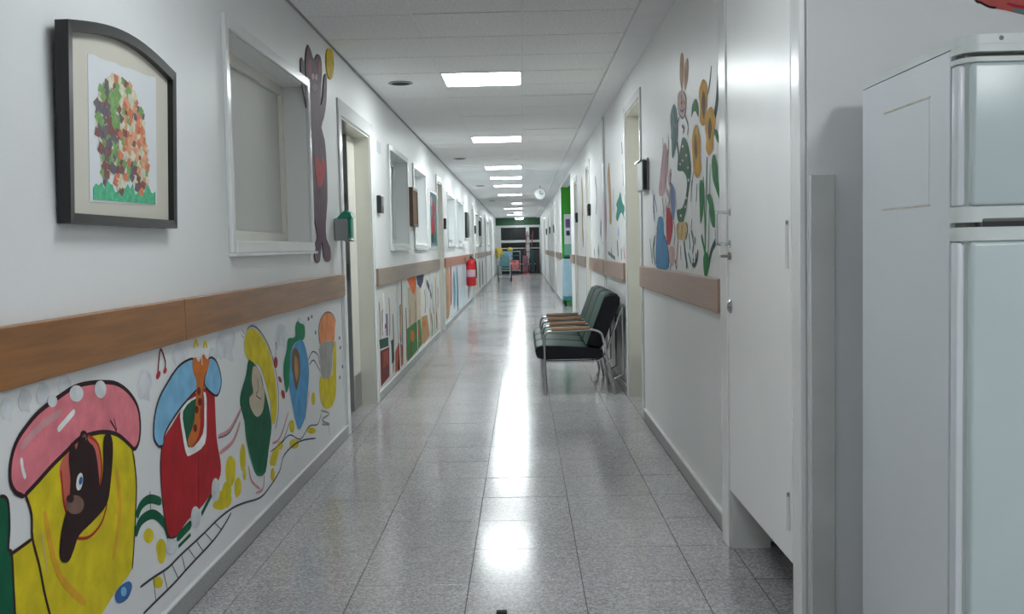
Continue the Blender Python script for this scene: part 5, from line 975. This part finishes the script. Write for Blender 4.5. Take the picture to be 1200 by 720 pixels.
obj('housing', B(XR-.042, XR-.0125, 6.38, 6.66, 1.545, 1.735, bev=.006, seg=2), STEEL, t); obj('side_cover', B(XR-.036, XR-.0125, 6.372, 6.3795, 1.55, 1.73), DARKP, t); obj('hood', B(XR-.055, XR-.0125, 6.36, 6.68, 1.7355, 1.742), CHROME, t)
tag(obj('wall_notice', B(XL+.001, XL+.003, 8.05, 8.27, 1.99, 2.08), PAPER), 'small blank paper notice high on wall above black keypad', 'notice')
for y, lb in ((16.2, 'small grey white box on the first pale blue window sill'), (18.6, 'small grey white box on the second pale blue window sill')):
    t = empty('sill_box', (XL, y, 1.272), lb, 'box', 'boxes on the pale window sills'); obj('box', B(XL-.10, XL+.0, y-.3, y+.3, 1.271, 1.33, bev=.01, seg=1), GREYP, t); obj('lid', B(XL-.105, XL+.005, y-.31, y+.31, 1.3305, 1.345), WHITEP, t)
# thin board leaning in the nook beside the fridge
tag(obj('wall_board', B(XD+.004, .872, YN-.012, YN-.001, .02, 1.384, bev=.002, seg=1), mat('grey_white_board', (204, 205, 202), .5)), 'narrow tall white board fixed to wall in the fridge shadow', 'board')
# fire extinguisher on the left wall
t = empty('fire_extinguisher', (XL+.12, 19.5, .44), 'red fire extinguisher hanging on left wall over reddish rail', 'fire extinguisher')
ex = (XL+.14, 19.5, 0)
obj('cylinder', lathe(bmesh.new(), [(.085, .44), (.1, .46), (.1, .88), (.085, .93), (.04, .965), (.035, .98)], ex, 20), REDP, t, True)
obj('valve', cyl(cyl(bmesh.new(), (XL+.14, 19.5, .981), (XL+.14, 19.5, 1.03), .022, 10), (XL+.14, 19.46, 1.045), (XL+.14, 19.62, 1.06), .012, 8), DARKP, t)
obj('hose', tube(bmesh.new(), fillet([(XL+.16, 19.47, 1.0), (XL+.24, 19.45, .95), (XL+.25, 19.43, .7), (XL+.245, 19.42, .6)], .06), .01, 8), RUBBER, t, True)
obj('label_band', lathe(bmesh.new(), [(.1015, .62), (.1015, .76)], ex, 20), pm('mauvepink'), t, True); obj('bracket', B(XL+.0285, XL+.045, 19.44, 19.56, .86, 1.0), STEEL, t)
# hanging clock
t = empty('wall_clock', (.405, 21, C), 'round white clock hanging from the ceiling down the corridor', 'clock')
obj('stem', cyl(bmesh.new(), (.405, 21, 2.40), (.405, 21, C-.002), .012, 8), GREYP, t)
cs = obj('case', lathe(bmesh.new(), [(.115, -.03), (.125, -.03), (.125, .03), (.115, .03)], (.405, 21, 2.295), 28, 'Y'), GREYP, t, True)
fc = obj('dial', lathe(bmesh.new(), [(.108, -.032), (.108, -.0305)], (.405, 21, 2.295), 28, 'Y'), WHITEP, t)
bm = bmesh.new(); box(bm, .4, .41, 20.964, 20.9675, 2.295, 2.375); box(bm, .405, .465, 20.9605, 20.9635, 2.29, 2.3); obj('hands', bm, BLACK, fc)
# ================================================================ FRIDGE
def fridge():
    x0, x1, yb, yf, zt = .902, 1.50, 2.635, 2.10, 1.592
    t = empty('refrigerator', ((x0+x1)/2, yb, 0), 'tall pale white two-door refrigerator standing at the right edge', 'refrigerator')
    cb = obj('cabinet', B(x0, x1, yf, yb, .05, zt, bev=.004, seg=2), FRS, t)
    # worn pressed rectangle on the side
    sc_ = mat('scuffed_enamel', (196, 192, 174), .5, var=.2, scale=20)
    for a in ((2.20, 2.478, 1.509, 1.513), (2.20, 2.494, 1.272, 1.275)): obj('pressed_line', B(x0-.0012, x0-.0002, *a), sc_, cb)
    obj('pressed_panel', B(x0-.0008, x0-.0002, 2.205, 2.48, 1.277, 1.507, bev=.0002, seg=1), FRS, cb)
    bm = bmesh.new()      # cap with rounded front corners
    n = 6; prof = [(x0-.001, yb)]; rr = .04
    fy = yf-.062
    for k in range(n+1):
        a = math.pi/2*k/n; prof.append((x0-.001+rr-rr*math.cos(a), fy+rr-rr*math.sin(a)))
    for k in range(n+1):
        a = math.pi/2*k/n; prof.append((x1+.001-rr+rr*math.sin(a), fy+rr-rr*math.cos(a)))
    prof.append((x1+.001, yb))
    def slab(bm, pr, z0, z1):
        A = [bm.verts.new((x, y, z0)) for x, y in pr]; D = [bm.verts.new((x, y, z1)) for x, y in pr]
        bm.faces.new(A[::-1]); bm.faces.new(D); N = len(pr)
        for k in range(N): bm.faces.new((A[k], A[(k+1) % N], D[(k+1) % N], D[k]))
        return bm
    front = [(x, min(y, yf-.004)) for x, y in prof]
    capb = slab(bmesh.new(), prof, zt+.0005, zt+.02); obj('top_cap', capb, FRT, t, True)
    slab(bm := bmesh.new(), front, 1.577, zt+.0003)
    tf = obj('top_fascia', bm, FRT, t, True)
    obj('fascia_screw', cyl(bmesh.new(), (.978, fy-.001, 1.603), (.978, fy+.002, 1.603), .0048, 12), FRG, tf)
    def door(name, z0, z1, lip_top, lip_bot):
        d = obj(name, slab(bmesh.new(), [(x+(.008 if x < 1.2 else -.008), y+.006 if y < yf-.02 else y) for x, y in front], z0+.004, z1-.004), FRT, t, True)
        def soft(bm):
            return bm
        pz0, pz1 = z0+lip_bot, z1-lip_top
        pr = [(x, y) for x, y in front]
        obj('door_skin', B(x0+.018, x1-.018, fy-.004, fy+.02, pz0, pz1, bev=.008, seg=3), FRW, d, True)
        obj('door_rim', slab(bmesh.new(), pr, z1-lip_top+.002, z1), FRT, d, True)
        obj('door_rim', slab(bmesh.new(), pr, z0, z0+lip_bot-.002), FRT, d, True)
        for xa, xc in ((x0-.0005, x0+.02), (x1-.02, x1+.0005)): obj('door_edge', B(xa, xc, fy+.024, yf-.004, pz0, pz1, bev=.006, seg=2), FRS, d, True)
        return d
    fz = door('freezer_door', 1.232, 1.567, .012, .034)
    md = door('lower_door', .10, 1.222, .03, .012)
    for z0, z1 in ((1.2225, 1.2315), (1.5675, 1.5765)): obj('gasket', B(x0+.012, x1-.012, fy+.02, yf, z0, z1), FRG, t)
    # finger slot between the doors
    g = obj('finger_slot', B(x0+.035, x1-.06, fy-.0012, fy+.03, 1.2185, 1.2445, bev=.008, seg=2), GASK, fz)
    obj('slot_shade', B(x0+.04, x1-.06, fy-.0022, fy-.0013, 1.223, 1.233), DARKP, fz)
    bm = bmesh.new()
    for x in (x0+.05, x1-.05):
        for y in (yf+.05, yb-.05): cyl(bm, (x, y, 0), (x, y, .05), .018, 10)
    obj('feet', bm, RUBBER, t); obj('kick_strip', B(x0+.01, x1-.01, yf-.03, yf-.001, .05, .095), FRG, t)
fridge()
# ================================================================ CHAIRS
def chairs():
    xf, xb = .165, .72          # front and back feet
    y0, n, sp = 7.87, 3, .545
    t = empty('linked_armchairs', (.45, y0+n*sp/2, 0), 'row of three linked green vinyl armchairs with wooden arms along right wall', 'chair')
    for i in range(n+1):
        y = y0+i*sp
        bm = bmesh.new()
        tube(bm, fillet([(xf, y, .003), (xf-.005, y, .515), (.56, y, .525), (.62, y, .50), (xb, y, .003)], .055), .011, 10)
        obj('arm_frame', bm, CHROME, t, True)
        bm = bmesh.new()
        N = 10; rings = []
        for k in range(N+1):
            x = xf+.055+(.525-xf-.055)*k/N; hw = .024*(.75+.25*math.sin(math.pi*k/N)); z = .527+.004*k/N
            rings.append([bm.verts.new((x, y+hw*a, z+b*.022)) for a, b in ((-1, 0), (-.8, .7), (-.3, 1), (.3, 1), (.8, .7), (1, 0))])
        for A, D in zip(rings, rings[1:]):
            for k in range(6): bm.faces.new((A[k], A[(k+1) % 6], D[(k+1) % 6], D[k]))
        bm.faces.new(rings[0]); bm.faces.new(rings[-1][::-1])
        obj('armrest', bm, ARMW, t, True)
    for i in range(n):
        ya, yb = y0+i*sp+.016, y0+(i+1)*sp-.016
        # seat cushion: rounded front, profile in x-z swept in y
        def cushion(prof, m, name, mside):
            bm = bmesh.new(); S_ = [(ya, .90), (ya+.012, .97), (ya+.035, 1), (yb-.035, 1), (yb-.012, .97), (yb, .90)]
            cx = sum(p[0] for p in prof)/len(prof); cz = sum(p[1] for p in prof)/len(prof); rings = []
            for y, s in S_: rings.append([bm.verts.new((cx+(x-cx)*(1-(1-s)*.35), y, cz+(z-cz)*s)) for x, z in prof])
            N = len(prof)
            for A, D in zip(rings, rings[1:]):
                for k in range(N): bm.faces.new((A[k], A[(k+1) % N], D[(k+1) % N], D[k]))
            f1 = bm.faces.new(rings[0]); f2 = bm.faces.new(rings[-1][::-1])
            for f in bm.faces:
                if abs(f.calc_center_median().y-ya) < .03: f.material_index = 1
            return obj(name, bm, [m, mside], t, True)
        sp_ = [(.105, .30), (.09, .33), (.085, .365), (.10, .395), (.14, .408), (.30, .40), (.60, .375), (.63, .35), (.63, .30), (.60, .285), (.16, .285)]
        c = cushion(sp_, VINYL, 'seat', VINYLB)
        bp = [(.50, .40), (.525, .385), (.60, .37), (.625, .40), (.77, .72), (.775, .775), (.75, .805), (.70, .815), (.655, .80), (.635, .765)]
        c = cushion(bp, VINYL, 'backrest', VINYLB)
        bm = bmesh.new()
        for y in (ya+.03, yb-.03):
            tube(bm, fillet([(.15, y, .272), (.60, y, .272), (.655, y, .33), (.79, y, .70)], .05), .010, 8)
        tube(bm, [(.18, ya, .272), (.18, yb, .272)], .010, 8); tube(bm, [(.56, ya, .272), (.56, yb, .272)], .010, 8)
        obj('seat_frame', bm, CHROME, t, True)
        obj('rear_brace', tube(bmesh.new(), [(.79, ya+.03, .69), (.79, ya+.03, .16), (.72, ya+.03, .12)], .008, 8), CHROME, t, True)
chairs()
# ================================================================ FAR THINGS
# covered linen trolley and poster in the green alcove
t = empty('linen_trolley', (1.0, 19.8, 0), 'pale blue covered linen trolley with dark wheels in the green alcove', 'trolley')
obj('cover', B(.80, 1.28, 19.5, 20.1, .17, .93, bev=.03, seg=3), CLOTHB, t, True)
bt = obj('base', B(.79, 1.29, 19.48, 20.12, .11, .165, bev=.01, seg=1), mat('teal_bumper', (70, 140, 150), .5), t)
for x in (.84, 1.24):
    for y in (19.55, 20.05): obj('wheel', cyl(bmesh.new(), (x-.018, y, .056), (x+.018, y, .056), .055, 14), RUBBER, t, True)
obj('bundle', B(.82, 1.0, 19.6, 19.8, .932, .98, bev=.02, seg=2), pm('navy'), t); 
t = empty('wall_poster', (1.0, 20.49, 1.5), 'pale poster with purple picture on the green alcove wall', 'poster')
p = obj('sheet', B(.875, 1.15, 20.476, 20.4855, 1.22, 1.84), PAPER, t)
obj('printed_picture', B(.905, .995, 20.473, 20.4755, 1.56, 1.74), pm('purple'), p); obj('printed_picture', B(.915, .99, 20.473, 20.4755, 1.4, 1.5), pm('navy'), p)
tag(obj('wall_panel', B(.87, 1.16, 20.476, 20.4855, 1.0, 1.215), mat('pale_teal_panel', (120, 180, 160), .5)), 'pale teal panel below the poster in the alcove', 'panel')
t = empty('plant_sticker', (.98, 20.48, 1.0), 'bright green leafy plant on top of the pale blue linen trolley', 'plant')
obj('pot', lathe(bmesh.new(), [(.05, .932), (.065, 1.0), (.058, 1.0)], (1.1, 19.8, 0), 14), GREYP, t, True)
bm = bmesh.new()
for k in range(22):
    a = random.uniform(0, 6.28); q = random.uniform(.05, .16); h = random.uniform(.06, .2)
    c0 = Vector((1.1, 19.8, 1.0)); c1 = c0+Vector((q*math.cos(a), q*math.sin(a), h)); s = Vector((-math.sin(a), math.cos(a), 0))*.03
    mid = c0+(c1-c0)*.6+Vector((0, 0, .02)); bm.faces.new([bm.verts.new(v) for v in (c0, mid+s, c1, mid-s)])
obj('leaves', bm, mat('leaf_green', (96, 190, 60), .5, var=.2), t); t.name = 'potted_plant'; t.location = t.location
# end of corridor: wheelchair, cleaning trolley with bags, red hand truck, bins
def trolley():
    t = empty('cleaning_trolley', (-.45, 42.6, 0), 'cleaning trolley with pale blue and patterned bags at corridor end', 'trolley')
    bm = bmesh.new()
    for x in (-.92, -.1):
        for y in (42.3, 42.8): tube(bm, [(x, y, .1), (x, y, 1.0)], .015, 8)
    for z in (.16, .98):
        tube(bm, [(-.92, 42.3, z), (-.1, 42.3, z), (-.1, 42.8, z), (-.92, 42.8, z)], .015, 8, True)
    obj('frame', bm, GREYP, t, True); obj('shelf', B(-.9, -.12, 42.32, 42.78, .165, .19), GREYP, t)
    obj('blue_bag', B(-.88, -.42, 42.33, 42.77, .62, .97, bev=.05, seg=2), mat('blue_bag', (126, 172, 196), .5, var=.15, bump=.3, bscale=10), t, True)
    obj('patterned_bag', B(-.55, -.14, 42.33, 42.77, .2, .6, bev=.06, seg=2), mat('patterned_bag', (196, 110, 116), .6, var=.5, scale=9), t, True)
    obj('bar', tube(bmesh.new(), [(-.95, 42.25, .80), (.12, 42.25, .80)], .014, 8), DARKP, t)
    for x in (-.85, -.17):
        for y in (42.35, 42.75): obj('wheel', cyl(bmesh.new(), (x-.015, y, .05), (x+.015, y, .05), .05, 12), RUBBER, t, True)
    k = empty('yellow_sack', (-.52, 42.5, .99), 'crumpled yellow cloth lying on top of cleaning trolley', 'cloth')
    bm = bmesh.new(); bmesh.ops.create_icosphere(bm, subdivisions=2, radius=1)
    for v in bm.verts: v.co = Vector((-.52, 42.55, 1.07)) + Vector((v.co.x*.12, v.co.y*.12, v.co.z*.085))*random.uniform(.8, 1.2)
    obj('cloth', bm, mat('yellow_cloth', (218, 196, 78), .7), k, True); k.name = 'yellow_cloth'
trolley()
t = empty('waste_bag', (XL+.2, 40.6, .82), 'yellow olive waste bag in a wire stand by left wall', 'bag')
bm = bmesh.new(); lathe(bm, [(.1, .72), (.15, .78), (.16, 1.0), (.14, 1.13), (.12, 1.14)], (XL+.2, 40.6, 0), 14); obj('bag', bm, mat('yellow_bag', (166, 148, 44), .5, var=.2), t, True)
bm = bmesh.new()
for a in range(4): tube(bm, [(XL+.2+.14*math.cos(a*1.57+.78), 40.6+.14*math.sin(a*1.57+.78), .004), (XL+.2+.165*math.cos(a*1.57+.78), 40.6+.165*math.sin(a*1.57+.78), 1.05)], .008, 6)
obj('stand', bm, STEEL, t)
def wheelchair():
    x, y = -.62, 34.2
    t = empty('wheelchair', (x, y, 0), 'small grey folding wheelchair standing by left wall before the cleaning trolley', 'wheelchair')
    for s in (-.22, .22):
        w_ = obj('wheel', tube(bmesh.new(), [(x+s, y+.2+.27*math.cos(k*.314), .284+.27*math.sin(k*.314)) for k in range(20)], .022, 6, True), RUBBER, t, True)
        bm = bmesh.new()
        for k in range(6): tube(bm, [(x+s, y+.2, .284), (x+s, y+.2+.26*math.cos(k*1.047), .284+.26*math.sin(k*1.047))], .004, 4)
        obj('spokes', bm, STEEL, w_)
        obj('caster', cyl(bmesh.new(), (x+s*.9-.012, y-.22, .06), (x+s*.9+.012, y-.22, .06), .058, 12), RUBBER, t, True)
        bm = bmesh.new(); tube(bm, fillet([(x+s*.86, y-.25, .13), (x+s*.86, y-.2, .62), (x+s*.86, y+.22, .64), (x+s*.86, y+.25, .9), (x+s*.86, y+.38, .9)], .05), .018, 8); tube(bm, [(x+s*.86, y-.2, .42), (x+s*.86, y+.25, .40)], .018, 8)
        obj('side_frame', bm, GREYP, t, True); obj('armrest', B(x+s*.86-.025, x+s*.86+.025, y-.16, y+.16, .653, .68), DARKP, t)
    obj('seat', B(x-.18, x+.18, y-.2, y+.24, .435, .47, bev=.01, seg=1), pm('slateteal'), t); obj('backrest', B(x-.18, x+.18, y+.235, y+.26, .5, .85, bev=.008, seg=1), pm('slateteal'), t)
    for s in (-.1, .1): obj('footplate', B(x+s-.07, x+s+.07, y-.42, y-.28, .1, .115), DARKP, t)
wheelchair()
t = empty('hand_truck', (.2, 43.3, 0), 'tall red trolley ladder leaning before the end partition', 'hand truck')
bm = bmesh.new()
for s in (0, .26): tube(bm, fillet([(-.02+s, 43.1, .05), (.10+s, 43.6, .9), (.24+s, 43.85, 1.85)], .2), .022, 8)
for z, y, x in ((.3, 43.25, .02), (.62, 43.43, .06), (.95, 43.62, .11), (1.3, 43.71, .16), (1.65, 43.8, .21)): tube(bm, [(x, y, z), (x+.26, y, z)], .018, 8)
obj('frame', bm, mat('dull_red', (122, 50, 52), .5), t, True); obj('toe_plate', B(0, .28, 42.95, 43.12, .02, .045), REDP, t)
obj('load', B(.0, .24, 43.0, 43.2, .05, .78, bev=.04, seg=2), mat('dusky_pink_bundle', (150, 110, 122), .8, var=.3), t)
for x in (-.03, .3): obj('wheel', cyl(bmesh.new(), (x-.02, 43.14, .08), (x+.02, 43.14, .08), .078, 12), RUBBER, t, True)
for x, lb, m_ in ((.44, 'dark teal wheeled waste bin, left of two at the end', (30, 66, 72)), (.66, 'dark brown waste bin at the far right corner', (52, 44, 42))):
    t = empty('waste_bin', (x, 43.2, 0), lb, 'bin', 'bins by the end partition'); mm = mat('bin_'+str(x), m_, .45)
    bm = bmesh.new(); cyl(bm, (x, 43.2, .08), (x, 43.2, .98), .11, 4, .14); bmesh.ops.rotate(bm, verts=bm.verts, cent=(x, 43.2, 0), matrix=Matrix.Rotation(math.pi/4, 3, 'Z')); obj('body', bm, mm, t)
    obj('lid', B(x-.105, x+.105, 43.09, 43.31, .982, 1.02, bev=.01, seg=1), mm, t)
    for s in (-.06, .06): obj('wheel', cyl(bmesh.new(), (x+s-.012, 43.26, .045), (x+s+.012, 43.26, .045), .044, 10), RUBBER, t)
# small dark wedge on the floor
t = empty('door_wedge', (-.095, 3.2, 0), 'small black rubber wedge lying on floor at bottom edge', 'wedge')
bm = bmesh.new(); box(bm, -.11, -.075, 3.165, 3.19, .0008, .008, bev=.002, seg=1); obj('wedge', bm, RUBBER, t)
